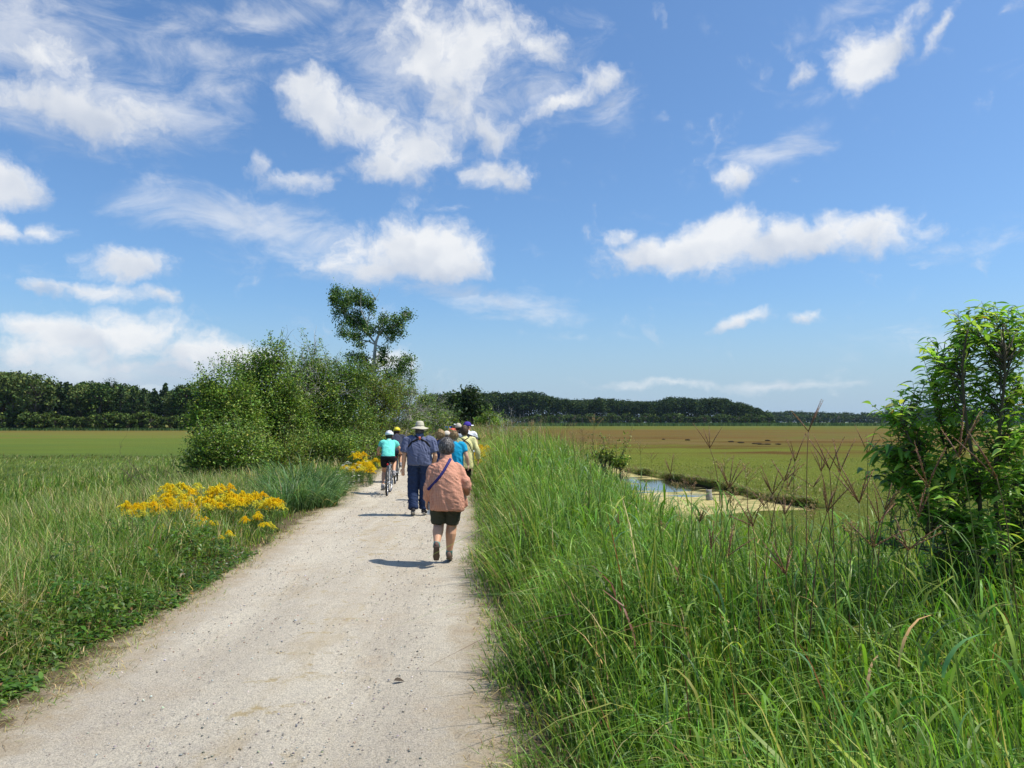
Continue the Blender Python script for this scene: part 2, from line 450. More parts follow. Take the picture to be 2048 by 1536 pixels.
# soil on the embankment (above the marsh level) and mud in the creek bank
soil = MIX(t, fin, (.075, .062, .035), (.15, .125, .07))
hs = MRANGE(t, sp.outputs[2], -.75, -.35, 0, 1)
base = MIX(t, hs, base, soil)
mud = MRANGE(t, sp.outputs[2], -1.04, -.95, 1, 0)
base = MIX(t, mud, base, (.045, .034, .022))
b = t.nodes.new('ShaderNodeBsdfPrincipled'); b.inputs['Roughness'].default_value = 1; b.inputs['Specular IOR Level'].default_value = 0
t.links.new(base, b.inputs['Base Color'])
bp = t.nodes.new('ShaderNodeBump'); bp.inputs['Strength'].default_value = .9; bp.inputs['Distance'].default_value = .12
t.links.new(fin, bp.inputs['Height']); t.links.new(bp.outputs[0], b.inputs['Normal'])
t.links.new(b.outputs[0], out.inputs[0])
g = obj('ground', mk_mesh('ground', np.stack([XX.ravel(), YY.ravel(), ZZ.ravel()], 1), QF, smooth=True), m)
tag(g, kind='structure')

# path
py_ = np.concatenate([np.arange(-3, 30, .12), np.arange(30, 130, .6)])
nc = 44
rows = []; ed = []
for y in py_:
    a, b_ = XL(y)-.5, XR(y)+.45
    xs = np.linspace(a, b_, nc)
    d = np.minimum(xs-XL(y), XR(y)-xs)
    z = .012 + .018*(vnoise(xs, np.full(nc, y), 1.1, 2)-.5) + .006*(vnoise(xs, np.full(nc, y), .25, 6)-.5)
    z = z - .02*np.exp(-((xs-(XL(y)+.75))/.3)**2) - .018*np.exp(-((xs-(XR(y)-.8))/.3)**2) + .012
    z = np.where(d < 0, np.maximum(z, .01) + d*.02, z)
    rows.append(np.stack([xs, np.full(nc, y), z], 1)); ed.append(d)
V = np.vstack(rows); ed = np.concatenate(ed)
ii = np.arange(len(py_)-1)[:, None]*nc; jj = np.arange(nc-1)[None]
m, t, out = new_mat('crushed_gravel')
geo = t.nodes.new('ShaderNodeNewGeometry'); P = geo.outputs['Position']
at = t.nodes.new('ShaderNodeAttribute'); at.attribute_name = 'edge'; E = at.outputs['Fac']
stp = t.nodes.new('ShaderNodeMapping'); stp.inputs['Scale'].default_value = (1, .22, 1); stp.inputs['Rotation'].default_value = (0, 0, R(4)); t.links.new(P, stp.inputs[0])
tracks = NOISE(t, stp.outputs[0], 1.6, 5, .6)
n1 = NOISE(t, P, 1.4, 6, .65); n2 = NOISE(t, P, 90, 4, .75); n3 = NOISE(t, P, 14, 5, .7)
c = MIX(t, MRANGE(t, tracks, .35, .65, 0, 1), (.51, .445, .345), (.62, .555, .435))
c = MIX(t, MRANGE(t, n1, .5, .75, 0, .65), c, (.47, .37, .25))
c = MIX(t, MRANGE(t, n3, .45, .75, 0, .5), c, (.38, .34, .295))
c = MIX(t, MRANGE(t, n2, .38, .52, .65, 0), c, (.21, .19, .165))
c = MIX(t, MRANGE(t, n2, .58, .70, 0, .6), c, (.74, .70, .63))
n4 = NOISE(t, P, 38, 5, .75); c = MIX(t, MRANGE(t, n4, .40, .50, .35, 0), c, (.27, .245, .21)); pt_ = NOISE(t, stp.outputs[0], 2.6, 7, .7); c = MIX(t, MATH(t, 'MULTIPLY', MRANGE(t, pt_, .50, .66, 0, .5), MRANGE(t, E, .3, .9, 0, 1)), c, (.43, .345, .22))
vo = t.nodes.new('ShaderNodeTexVoronoi'); vo.inputs['Scale'].default_value = 62; t.links.new(P, vo.inputs['Vector'])
vd = MATH(t, 'MULTIPLY', MRANGE(t, vo.outputs['Distance'], .12, .2, 1, 0), MRANGE(t, NOISE(t, P, 2.2, 4, .7), .38, .62, 0, 1))
sepc = t.nodes.new('ShaderNodeSeparateColor'); t.links.new(vo.outputs['Color'], sepc.inputs[0])
vd = MATH(t, 'MULTIPLY', vd, MRANGE(t, sepc.outputs[0], .45, .5, 0, 1))
c = MIX(t, MATH(t, 'MULTIPLY', vd, .8), c, (.19, .175, .155))
# a thin scatter of dry grass down the middle and tan dirt at the edges
mid = MATH(t, 'MULTIPLY', MRANGE(t, E, .9, 1.35, 0, 1), MRANGE(t, NOISE(t, P, 3.2, 7, .75), .54, .66, 0, .8))
c = MIX(t, mid, c, (.36, .27, .12))
ew = MATH(t, 'ADD', E, MATH(t, 'MULTIPLY', MATH(t, 'SUBTRACT', NOISE(t, P, 3.5, 6, .7), .5), .9))
c = MIX(t, MRANGE(t, ew, -.05, .40, .8, 0), c, MIX(t, n3, (.30, .225, .135), (.44, .36, .25)))
c = MIX(t, MRANGE(t, ew, -.25, -.02, 1, 0), c, (.13, .10, .055))
b = t.nodes.new('ShaderNodeBsdfPrincipled'); b.inputs['Roughness'].default_value = .95; b.inputs['Specular IOR Level'].default_value = .1
t.links.new(c, b.inputs['Base Color'])
hh = MATH(t, 'ADD', MATH(t, 'MULTIPLY', n2, .5), MATH(t, 'MULTIPLY', n3, .6))
bp = t.nodes.new('ShaderNodeBump'); bp.inputs['Strength'].default_value = .9; bp.inputs['Distance'].default_value = .035
t.links.new(hh, bp.inputs['Height']); t.links.new(bp.outputs[0], b.inputs['Normal']); t.links.new(b.outputs[0], out.inputs[0])
p = obj('path', mk_mesh('path', V, np.stack([ii+jj, ii+jj+1, ii+nc+jj+1, ii+nc+jj], -1).reshape(-1, 4), smooth=True, attrs={'edge': ed}), m)
tag(p, kind='structure')

# creek water, partly covered by tan algae scum
m, t, out = new_mat('creek_water')
geo = t.nodes.new('ShaderNodeNewGeometry'); P = geo.outputs['Position']
sp = t.nodes.new('ShaderNodeSeparateXYZ'); t.links.new(P, sp.inputs[0])
w = t.nodes.new('ShaderNodeBsdfPrincipled'); w.inputs['Base Color'].default_value = (.02, .022, .014, 1); w.inputs['Roughness'].default_value = .05; w.inputs['Specular IOR Level'].default_value = .9
bp = t.nodes.new('ShaderNodeBump'); bp.inputs['Strength'].default_value = .12; bp.inputs['Distance'].default_value = .02
t.links.new(NOISE(t, P, 9, 3), bp.inputs['Height']); t.links.new(bp.outputs[0], w.inputs['Normal'])
s_ = t.nodes.new('ShaderNodeBsdfPrincipled'); s_.inputs['Roughness'].default_value = .9; s_.inputs['Specular IOR Level'].default_value = .1
t.links.new(MIX(t, MRANGE(t, NOISE(t, P, 1.6, 8, .72, .6), .36, .58, 0, 1), (.22, .21, .075), (.48, .39, .17)), s_.inputs['Base Color'])
sm = t.nodes.new('ShaderNodeMapping'); sm.inputs['Scale'].default_value = (.5, 1, 1); t.links.new(P, sm.inputs[0])
sn = NOISE(t, sm.outputs[0], .55, 8, .62, .6)
# open water lies in the middle reach
lane = MATH(t, 'ABSOLUTE', MATH(t, 'SUBTRACT', sp.outputs[1], 34.5))
wm = MRANGE(t, MATH(t, 'ADD', MATH(t, 'MULTIPLY', lane, .085), MATH(t, 'MULTIPLY', sn, -2.2)), -.86, -.74, 0, 1)
mx = t.nodes.new('ShaderNodeMixShader'); t.links.new(wm, mx.inputs[0]); t.links.new(w.outputs[0], mx.inputs[1]); t.links.new(s_.outputs[0], mx.inputs[2])
t.links.new(mx.outputs[0], out.inputs[0])
wx = np.array([[2.6, 14.5], [11, 14.5], [11, 66], [2.6, 66]])
tag(obj('water', mk_mesh('water', np.hstack([wx, np.full((4, 1), WATER)]), np.array([[0, 1, 2, 3]])), m), kind='structure')

# haze over the whole marsh
hz = bpy.data.meshes.new('haze')
bx = box((0, 1270, 16.5), (5240, 2740, 38))
hv, hf = bx
hm, t, out = new_mat('haze')
pv = t.nodes.new('ShaderNodeVolumePrincipled'); pv.inputs['Color'].default_value = (.55, .78, 1, 1)
pv.inputs['Density'].default_value = .000045; pv.inputs['Anisotropy'].default_value = .2
t.links.new(pv.outputs[0], out.inputs['Volume'])
HAZE = True
if HAZE:
    hh_ = obj('haze', mk_mesh('haze', hv, hf), hm); tag(hh_, kind='stuff')
# ------------------------------------------------------------------ vegetation
def inview(x, y, margin=230):
    return (np.abs(x)*FPX/np.maximum(y, .1) < 1024+margin) & (y > .3)
def blades(P, h, w, az, lean, droop, col, seg=4, tip=None, face=None):
    """curved tapering grass blades; P base points (n,3)"""
    n = len(P); t = np.linspace(0, 1, seg+1)[None, :]
    h = h[:, None]; w = w[:, None]
    dx, dy = np.cos(az)[:, None], np.sin(az)[:, None]
    ln = lean[:, None]; dr = droop[:, None]
    hor = h*ln*(t**1.6) + h*dr*.55*t**4
    ver = h*(t*(1-.25*ln) - dr*.55*t**4)
    cx = P[:, 0:1]+dx*hor; cy = P[:, 1:2]+dy*hor; cz = P[:, 2:3]+ver
    f = (az+math.pi/2+rng.normal(0, .7, n)) if face is None else face
    wx, wy = np.cos(f)[:, None], np.sin(f)[:, None]
    ww = w*.5*(1-t**2.2)*(.55+.45*np.minimum(1, t*3))
    A = np.stack([cx-wx*ww, cy-wy*ww, cz], -1)[:, :seg]; B = np.stack([cx+wx*ww, cy+wy*ww, cz], -1)[:, :seg]
    Tp = np.stack([cx[:, -1], cy[:, -1], cz[:, -1]], -1)[:, None]
    V = np.concatenate([np.stack([A, B], 2).reshape(n, seg*2, 3), Tp], 1)
    k = seg*2+1; base = (np.arange(n)*k)[:, None, None]
    q = np.array([[2*i, 2*i+1, 2*i+3, 2*i+2] for i in range(seg-1)])[None]
    F4 = (base+q).reshape(-1, 4); F3 = (base+np.array([[[2*seg-2, 2*seg-1, 2*seg]]])).reshape(-1, 3)
    c = np.repeat(col[:, None, :], k, 1).astype(np.float32)
    if tip is not None:
        tt = np.concatenate([np.repeat(t[0, :seg], 2), [1]])[None, :, None]
        c = c*(1-tt**2)+tip[:, None, :]*tt**2
    return V.reshape(-1, 3), [F4, F3], c.reshape(-1, 3)
def jit(c, n, v=.22, hue=.12):
    c = np.tile(np.array(c, float), (n, 1)) if np.ndim(c) == 1 else c
    return np.clip(c*(1+rng.normal(0, v, (n, 1)))*(1+rng.normal(0, hue, (n, 3))*[1, .4, 1]), .004, .9)
def scatter(n, x0, x1, y0, y1, ydens=None):
    y = rng.uniform(0, 1, n)
    y = y0*(y1/y0)**y if ydens == 'inv' else y0+(y1-y0)*y
    lo = x0(y) if callable(x0) else x0; hi = x1(y) if callable(x1) else x1
    return lo+(hi-lo)*rng.uniform(0, 1, n), y
C_DK, C_MID, C_LT, C_YEL, C_STRAW, C_BLUE, C_RED = (.07,.13,.02), (.13,.245,.03), (.205,.36,.055), (.31,.37,.07), (.55,.44,.21), (.12,.24,.11), (.24,.11,.07)
def mixcol(n, w):
    """w: list of (colour, weight array)"""
    ws = np.stack([np.broadcast_to(a, (n,)) for _, a in w], 1).astype(float); cs = np.array([c for c, _ in w])
    cum = np.cumsum(ws/ws.sum(1, keepdims=True), 1); r = rng.uniform(0, 1, (n, 1))
    return jit(cs[np.clip((r > cum).sum(1), 0, len(w)-1)], n)

# ---- tall grass on the right bank
parts = []
def right_grass(n, y0, y1, seg, wid, umax=7.5):
    x, y = scatter(n, lambda Y: XR(Y)-.25, lambda Y: XR(Y)+umax, y0, y1, 'inv')
    u = x-XR(y)
    edge = -.10+.22*(vnoise(x*0, y, .9, 21)-.35)+.12*(vnoise(x*0, y, .3, 22)-.5)
    k = inview(x, y) & (u > edge) & (creek_sd(x, y) > .1) & (rng.uniform(0, 1, n) < .35+.65*sstep(0, .35, u-edge)) & (np.hypot(x, y) > 1.5)
    k &= (u < 5.4) | (y > 55)
    x, y, u, edge = x[k], y[k], u[k], edge[k]; n = len(x)
    ht = .18+.93*sstep(-.12, .95, u-edge) - .22*sstep(3.2, 5.5, u)*sstep(6, 10, y)
    ht *= (.62+.7*vnoise(x, y, 1.0, 31))*(1-.3*sstep(2.8, 4.2, u)*sstep(8, 12, y)*(1-sstep(24, 30, y)))
    ht *= (1-.2*sstep(2.0, 3.6, u)*(1-sstep(9, 22, y)))*(1+.28*sstep(9, 26, y))
    h = ht*rng.uniform(.55, 1.12, n)
    az = rng.normal(2.7, 1.5, n)               # leaning towards the path, tousled
    pat = vnoise(x, y, 1.6, 41); pt2 = vnoise(x, y, .7, 42)
    short = 1-sstep(.2, .7, u)
    far = sstep(14, 32, y)
    edgey = sstep(2.8, 4.4, u)*(.25+.75*sstep(5.5, 11, y))
    col = mixcol(n, [(C_DK, .4+.6*short), (C_MID, 1.0), (C_LT, 1.4*pat+.15), (C_YEL, .12+.5*edgey+.5*far+.25*pt2), (C_STRAW, .07+.45*edgey+.22*far+.25*short*pt2), (C_RED, .03+.12*edgey+.1*far)])
    broad = (rng.uniform(0, 1, n) < .17) & (u > .7)
    w = wid*rng.uniform(.6, 1.25, n)*(.6+.5*np.clip(ht, 0, 1)); w = np.where(broad, w*2.0, w)
    lean = np.abs(rng.normal(.13, .11, n))+short*.3; droop = np.where((rng.uniform(0, 1, n) < .2) | broad, rng.uniform(.6, 1.3, n), rng.uniform(0, .3, n)); h = np.where(broad, h*1.12, h); h = np.where((rng.uniform(0, 1, n) < .12) & (y > 18), h*1.3, h)
    parts.append(blades(np.stack([x, y, zg(x, y)-.02], 1), h, w, az, lean, droop, col, seg, tip=np.where((rng.uniform(0, 1, n) < .55*sstep(16, 40, y))[:, None], jit((.36,.21,.12), n), jit(col, n, .1, .05)*[1.15, 1.05, 1])))
right_grass(21000, 1.5, 5.2, 6, .0125, 5.5)
right_grass(34000, 5.2, 13, 5, .0145)
right_grass(40000, 13, 34, 4, .019, 9)
right_grass(30000, 34, 110, 3, .035, 10)
# broad arching leaves springing from the stems high up in the stand
def stem_leaves(n, y0, y1, L0, w0, seg=6):
    x, y = scatter(n, lambda Y: XR(Y)+.35, lambda Y: XR(Y)+4.6, y0, y1, 'inv'); u = x-XR(y)
    k = inview(x, y) & (creek_sd(x, y) > .3) & (np.hypot(x, y) > 1.8); x, y, u = x[k], y[k], u[k]; n = len(x)
    ht = (.16+.95*sstep(-.05, 1.25, u))*(.72+.5*vnoise(x, y, 1.1, 31))*(1-.3*sstep(2.8, 4.2, u)*sstep(8, 12, y)*(1-sstep(24, 30, y)))
    z = zg(x, y)+ht*rng.uniform(.35, .95, n)
    col = mixcol(n, [(C_MID, 1), (C_LT, 1.1), (C_YEL, .35), (C_STRAW, .05), ((.16,.28,.10), .5)])
    parts.append(blades(np.stack([x, y, z], 1), L0*rng.uniform(.6, 1.3, n), w0*rng.uniform(.6, 1.3, n), rng.uniform(0, 6.28, n), rng.uniform(.3, .9, n), rng.uniform(.4, 1.1, n), col, seg))
stem_leaves(2000, 2.0, 6, .27, .014)
stem_leaves(3600, 6, 16, .30, .017, 4)
stem_leaves(3500, 16, 34, .34, .024, 3)
V, F, C_ = merge(parts)
tag(obj('tall_grass', mk_mesh('tall_grass', V, F, C_), M_GRASS), kind='stuff')
tag(bpy.data.objects['tall_grass'], 'tall green grass covering the bank right of the path', 'grass')

# ---- left verge: meadow grass, shorter, with straw coloured patches
parts = []
def left_grass(n, y0, y1, seg, wid, lmax=12):
    wid *= 1.15
    x, y = scatter(n, lambda Y: XL(Y)-lmax, lambda Y: XL(Y)+.1, y0, y1, 'inv')
    l = XL(y)-x
    edge = .3*(vnoise(x*0, y, 1.3, 51)-.3)+.15*(vnoise(x*0, y, .35, 52)-.5)
    k = inview(x, y) & (l > edge) & (rng.uniform(0, 1, n) < .3+.7*sstep(0, .5, l-edge)) & ((vnoise(x, y, 1.5, 91) < .30+.12*l) | (l > 2.2) | (y > 10) | (rng.uniform(0, 1, n) < .45))
    x, y, l, edge = x[k], y[k], l[k], edge[k]; n = len(x)
    ht = .09+.50*sstep(.05, 1.1, l-edge)+.13*sstep(2, 4, l)
    ht *= .7+.6*vnoise(x, y, 1.2, 61)
    h = ht*rng.uniform(.6, 1.2, n)
    pat = sstep(.45, .75, vnoise(x, y, 2.6, 71)); p2 = vnoise(x, y, .8, 72); sh = 1-sstep(.05, .45, l-edge)
    dry = sstep(.2, 1.2, l)*(1-sstep(4, 8, l)); strw = 1.0*np.exp(-((l-2.6)/1.5)**2-((y-9.5)/3.5)**2)*(.3+pat)
    col = mixcol(n, [(C_DK, .5), (C_MID, .9), ((.17,.27,.045), .9), (C_YEL, .35+.4*pat*dry), (C_STRAW, .12+.75*pat*dry+1.3*sh*p2+strw), ((.22,.15,.08), .08+.5*sh)])
    lean = np.abs(rng.normal(.3, .22, n)); droop = np.where(rng.uniform(0, 1, n) < .25, rng.uniform(.4, 1, n), rng.uniform(0, .3, n))
    tp_ = np.where((rng.uniform(0, 1, n) < .15+.35*pat)[:, None], jit((.48,.42,.20), n), col*1.1)
    parts.append(blades(np.stack([x, y, zg(x, y)-.01], 1), h, wid*rng.uniform(.6, 1.3, n), rng.uniform(0, 6.28, n), lean, droop, col, seg, tip=tp_))
left_grass(52000, 4, 9, 4, .009, 6)
left_grass(52000, 9, 22, 3, .014, 13)
left_grass(32000, 22, 60, 3, .03, 14)
V, F, C_ = merge(parts)
o = obj('meadow_grass', mk_mesh('meadow_grass', V, F, C_), M_GRASS)
tag(o, 'meadow grass with straw patches on the verge left of the path', 'grass', kind='stuff')

# ---- marsh grass out on the flats (finer and lower)
parts = []
def marsh(n, x0, x1, y0, y1, wid, hh, pal, cond=None):
    x, y = scatter(n, x0, x1, y0, y1, 'inv')
    k = inview(x, y, 120) & (creek_sd(x, y) > .15)
    k &= ((x > XR(y)+4.5) | (x < XL(y)-7))
    x, y = x[k], y[k]; n = len(x)
    a = vnoise(x*.4, y, 5, 81); b = vnoise(x*.5, y, 14, 82)
    col = mixcol(n, pal(x, y, a, b))*(.62+.75*vnoise(x*.45, y, 6, 83))[:, None]
    parts.append(blades(np.stack([x, y, zg(x, y)-.02], 1), hh*(.55+.9*a)*rng.uniform(.6, 1.3, n), wid*np.sqrt(y/20)*rng.uniform(.6, 1.3, n), rng.normal(.4, .9, n), np.abs(rng.normal(.4, .25, n)), rng.uniform(0, .8, n), col, 2))
marsh(52000, lambda Y: -Y*.7-2, lambda Y: XL(Y)-7, 13, 60, .024, .26, lambda x, y, a, b: [((.15,.22,.04), .8), ((.22,.28,.055), .9*b+.2), ((.27,.30,.08), .4+a*.4), ((.12,.17,.08), .5*(1-b)), (C_STRAW, .08), ((.22,.19,.06), 1.0*sstep(45, 60, y))])
marsh(52000, lambda Y: XR(Y)+4.5, lambda Y: Y*.7+2, 12, 56, .022, .12, lambda x, y, a, b: [((.18,.22,.025), .9), ((.24,.27,.035), .8*b+.25), (C_STRAW, .02+.03*a), ((.24,.20,.07), .15*a+.4*sstep(42, 60, y))])
# fringe hanging over the creek's edge
n = 9000
seg_i = rng.integers(0, 4, n); tt_ = rng.uniform(0, 1, n)
A_ = CREEK[seg_i]; B_ = CREEK[seg_i+1]
xy = A_+(B_-A_)*tt_[:, None]+rng.normal(0, .09, (n, 2))+np.array([.12, 0])
parts.append(blades(np.stack([xy[:, 0], xy[:, 1], np.maximum(zg(xy[:, 0], xy[:, 1]), -1.12)], 1), rng.uniform(.15, .4, n), np.full(n, .02), rng.normal(3.1, .8, n), rng.uniform(.2, 1.0, n), rng.uniform(.2, 1.3, n), mixcol(n, [(C_YEL, .7), ((.13,.09,.045), 1), (C_STRAW, .25), (C_MID, .5)]), 3))
V, F, C_ = merge(parts)
o = obj('marsh_grass', mk_mesh('marsh_grass', V, F, C_), M_GRASS)
tag(o, 'short salt marsh grass on the flats either side', 'grass', kind='stuff')
# reed belt along the far edges of the marsh
n = 16000
x = rng.uniform(-30, 420, n); y = 470+rng.normal(0, 14, n)+x*.1
x2 = rng.uniform(-190, -40, n//4); y2 = 232+rng.normal(0, 4, n//4)
x = np.concatenate([x, x2]); y = np.concatenate([y, y2]); n = len(x)
V, F, C_ = blades(np.stack([x, y, np.full(n, MARSH)], 1), np.where(y > 300, 2.2, 1.0)*rng.uniform(.6, 1.1, n), np.where(y > 300, .5, .3)*rng.uniform(.6, 1.2, n), rng.uniform(0, 6.28, n), rng.uniform(0, .3, n), rng.uniform(0, .2, n), jit((.10,.16,.05), n), 2, face=rng.uniform(-.5, .5, n))
tag(obj('reeds', mk_mesh('reeds', V, F, C_), M_FAR), 'belt of green reeds at the far edge of the marsh', 'reeds', kind='stuff')

# ---- leaf cards
def leaves(P, size, col, flat=.5, fold=.25, aspect=1.7, dirs=None, up=None):
    """one folded diamond (2 quads) per leaf; dirs: leaf axis"""
    n = len(P)
    d = rng.normal(0, 1, (n, 3)) if dirs is None else dirs
    if dirs is None: d[:, 2] *= (1-flat)
    d = d/(np.linalg.norm(d, axis=1, keepdims=True)+1e-9)
    r = rng.normal(0, 1, (n, 3)) if up is None else up+rng.normal(0, .45, (n, 3))
    if up is None: r[:, 2] += 1.2
    s = np.cross(d, r); s /= np.linalg.norm(s, axis=1, keepdims=True)+1e-9
    nn = np.cross(s, d)
    L = np.asarray(size).reshape(-1, 1)*np.ones((n, 1)); w = L/aspect
    b = P; tip = P+d*L-nn*L*.12; m = P+d*L*.45
    l = m+s*w*.5+nn*w*fold; r_ = m-s*w*.5+nn*w*fold
    V = np.stack([b, r_, tip, l, m], 1).reshape(-1, 3)
    k = (np.arange(n)*5)[:, None]
    F = np.concatenate([k+np.array([[0, 1, 2, 4]]), k+np.array([[0, 4, 2, 3]])])
    return V, [F], np.repeat(col, 5, 0)
def card(P, size, col, aspect=1.3, upb=.8):
    n = len(P); d = rng.normal(0, 1, (n, 3)); d /= np.linalg.norm(d, axis=1, keepdims=True)
    r = rng.normal(0, 1, (n, 3)); r[:, 2] += upb
    s = np.cross(d, r); s /= np.linalg.norm(s, axis=1, keepdims=True)+1e-9
    L = np.asarray(size).reshape(-1, 1)*np.ones((n, 1))*.5
    V = np.stack([P-d*L, P-s*L/aspect, P+d*L, P+s*L/aspect], 1).reshape(-1, 3)
    return V, [(np.arange(n)*4)[:, None]+np.array([[0, 1, 2, 3]])], np.repeat(col, 4, 0)
def branch(a, b, r0, r1, bend=.12, n=6, sides=6):
    a = np.asarray(a, float); b = np.asarray(b, float); L = np.linalg.norm(b-a)
    t = np.linspace(0, 1, n)[:, None]
    off = rng.normal(0, bend*L, (1, 3)); off2 = rng.normal(0, bend*L*.35, (1, 3))
    P = a+(b-a)*t+off*np.sin(t*math.pi)*.7+off2*np.sin(t*2*math.pi)
    return tube(P, list(np.linspace(r0, r1, n)), sides, cap=False), P
def in_ell(n, c, r, shell=.35):
    d = rng.normal(0, 1, (n, 3)); d /= np.linalg.norm(d, axis=1, keepdims=True)
    rad = (1-shell)+shell*rng.uniform(0, 1, (n, 1)) if shell < 1 else rng.uniform(0, 1, (n, 1))**(1/3)
    return np.asarray(c)+d*rad*np.asarray(r)

# ---- trees and bushes left of the path (individual, each with trunk and crown)
def bush(label, base, lobes, nleaf, lsz, cols, bare=0, group=None, name='bush', cat='bush', sprigs=10, barkmat=None, clump=.19, dark=None):
    """lobes: (cx, cy, cz, rx, ry, rz) in world metres"""
    base = np.array(base, float); base[2] = float(zg(base[0], base[1]))
    root = empty(name, tuple(base)); tag(root, label, cat, group)
    tp, lp = [], []
    tot = sum(l[3]*l[4]+l[3]*l[5] for l in lobes)
    for li, l in enumerate(lobes):
        c = np.array(l[:3]); r = np.array(l[3:]); k = (r[0]*r[1]+r[0]*r[2])/tot
        br, P = branch(base+rng.normal(0, .12, 3)*[1, 1, 0], c, .06+.02*r[0], .02, .08)
        tp.append(br)
        m = max(6, int(nleaf*k/105))
        cc = in_ell(m, c, r, .55)
        cc[:, 2] = np.maximum(cc[:, 2], base[2]+.15)
        for q in cc[:: max(1, m//22)]:
            b2, _ = branch(P[rng.integers(2, len(P))], q, .018, .006, .12, 5, 4); tp.append(b2)
        per = max(20, int(nleaf*k*.8/m)); lsz_ = lsz*1.15
        Pn = np.repeat(cc, per, 0); nn = len(Pn)
        Pn = Pn+rng.normal(0, 1, (nn, 3))*[clump, clump, clump*.75]
        base_c = mixcol(nn, cols); tint = np.repeat(rng.uniform(.6, 1.45, (m, 1))*[1.08, 1, .9], per, 0)
        lp.append(leaves(Pn, lsz_*rng.uniform(.6, 1.25, nn), base_c*tint, .3, .2, 1.5))
        # sprigs breaking the outline
        for _ in range(int(sprigs*k*len(lobes))):
            d = rng.normal(0, 1, 3); d[2] = abs(d[2])+.3; d /= np.linalg.norm(d)
            q = c+d*r*.92; L = rng.uniform(.25, .7)
            e = q+(d*.5+np.array([rng.normal(0, .25), rng.normal(0, .25), .8]))*L
            b2, P2 = branch(q, e, .008, .003, .08, 4, 4); tp.append(b2)
            s = rng.uniform(0, 1, 34)**.8
            Pp = q+(e-q)*s[:, None]+rng.normal(0, .05+.08*(1-s[:, None]), (34, 3))
            lp.append(leaves(Pp, lsz*rng.uniform(.7, 1.2, 34), mixcol(34, cols)*1.1, .3))
        for _ in range(int(bare*k*len(lobes))):
            d = rng.normal(0, 1, 3); d[1] = -abs(d[1]); d[2] = abs(d[2])*.8; d /= np.linalg.norm(d)
            q = c+d*r*.5; e = c+d*r*rng.uniform(1.0, 1.25)
            b2, P2 = branch(q, e, .014, .004, .12, 6, 4); tp.append(b2)
            for __ in range(4):
                s = P2[rng.integers(2, 6)]; b3, _x = branch(s, s+(d+rng.normal(0, .5, 3))*.5, .007, .003, .1, 4, 3); tp.append(b3)
    V, F = merge(tp); V = V-base
    obj('trunk', mk_mesh('trunk', V, F, smooth=True), barkmat or M_STEM, root)
    V, F, C_ = merge(lp); V = V-base
    obj('crown', mk_mesh('crown', V, F, C_), M_LEAF, root)
    return root
def lob(px, py, Y, rxp, rzp, ryf=1.0):
    """lobe from its apparent centre and half sizes in photograph pixels at depth Y"""
    w = W(px, py, Y); s = Y/FPX
    return (w.x, w.y, w.z, rxp*s, max(rxp, rzp)*s*.8*ryf, rzp*s)
GD = [((.055,.11,.022), 1), ((.10,.18,.034), 1), ((.18,.28,.055), .6), ((.26,.33,.09), .2)]
GM = [((.075,.14,.028), .7), ((.135,.23,.042), 1), ((.22,.33,.06), .7), ((.31,.38,.09), .25)]
GY = [((.12,.17,.035), 1), ((.18,.22,.045), 1), ((.23,.22,.06), .5)]
GB = [((.08,.13,.06), 1), ((.13,.19,.09), 1), ((.20,.25,.15), .5)]
bush('dense green tree at the left end of the thicket, nearest the marsh', W(440,955,25.5), [lob(455,800,25.5,55,60), lob(425,860,25.5,48,55), lob(480,860,25.5,60,60), lob(420,770,25.8,22,26)], 22000, .075, GM, name='small_tree', cat='tree', sprigs=12)
bush('pale speckled low bush with silvery leaves in front of the thicket', W(460,960,24), [lob(440,900,24,62,45), lob(500,910,24,60,42), lob(400,925,24,32,25)], 15000, .07, GM+[((.30,.34,.26), .10)], name='bush', sprigs=8)
bush('tall pointed tree with a spiky top in the middle of the thicket', W(540,950,27.5), [lob(530,790,27.5,62,72), lob(552,720,27.5,28,34), lob(500,760,27.5,42,50), lob(580,830,27.5,50,70)], 24000, .075, GM, name='small_tree', cat='tree', sprigs=16, bare=3)
bush('open twiggy tree right of the pointed one with branches showing through', W(610,945,30), [lob(600,760,30,42,42), lob(628,722,30,20,30), lob(590,830,30,45,60), lob(640,790,30,36,55)], 13000, .08, GM, name='small_tree', cat='tree', bare=16, sprigs=14, barkmat=M_GREYBARK)
bush('large dark rounded tree in the middle of the thicket left of the aspen', W(660,940,30.5), [lob(660,800,30.5,58,75), lob(700,770,31,50,48), lob(640,860,30,60,65), lob(705,850,31,52,70)], 30000, .075, GD, name='small_tree', cat='tree', sprigs=12)
bush('yellowish green tree standing in front of the aspen', W(745,930,34), [lob(735,775,34,50,45), lob(760,820,34,45,55), lob(720,860,33.5,45,55), lob(780,790,34.5,30,30)], 17000, .075, GY+GM, name='small_tree', cat='tree', bare=8, sprigs=10)
bush('grey green tree with bleached bare branches right of the aspen', W(795,905,40), [lob(800,790,40,34,42), lob(780,840,40,40,45), lob(820,830,40.5,28,48)], 9000, .085, GB+GM, name='small_tree', cat='tree', bare=22, sprigs=6, barkmat=M_GREYBARK)
bush('low grey green bush at the right end of the thicket', W(838,895,52), [lob(850,825,52,38,34), lob(875,845,52,26,30), lob(832,850,50,26,34)], 9000, .12, GB+GM, name='bush', bare=14, sprigs=6, barkmat=M_GREYBARK)
bush('low dark bush beneath the thicket behind the cyclists', W(690,935,27), [lob(680,905,27.5,60,35), lob(620,905,27,45,38), lob(740,895,30,42,32)], 13000, .07, GM+GD, name='bush', sprigs=8)
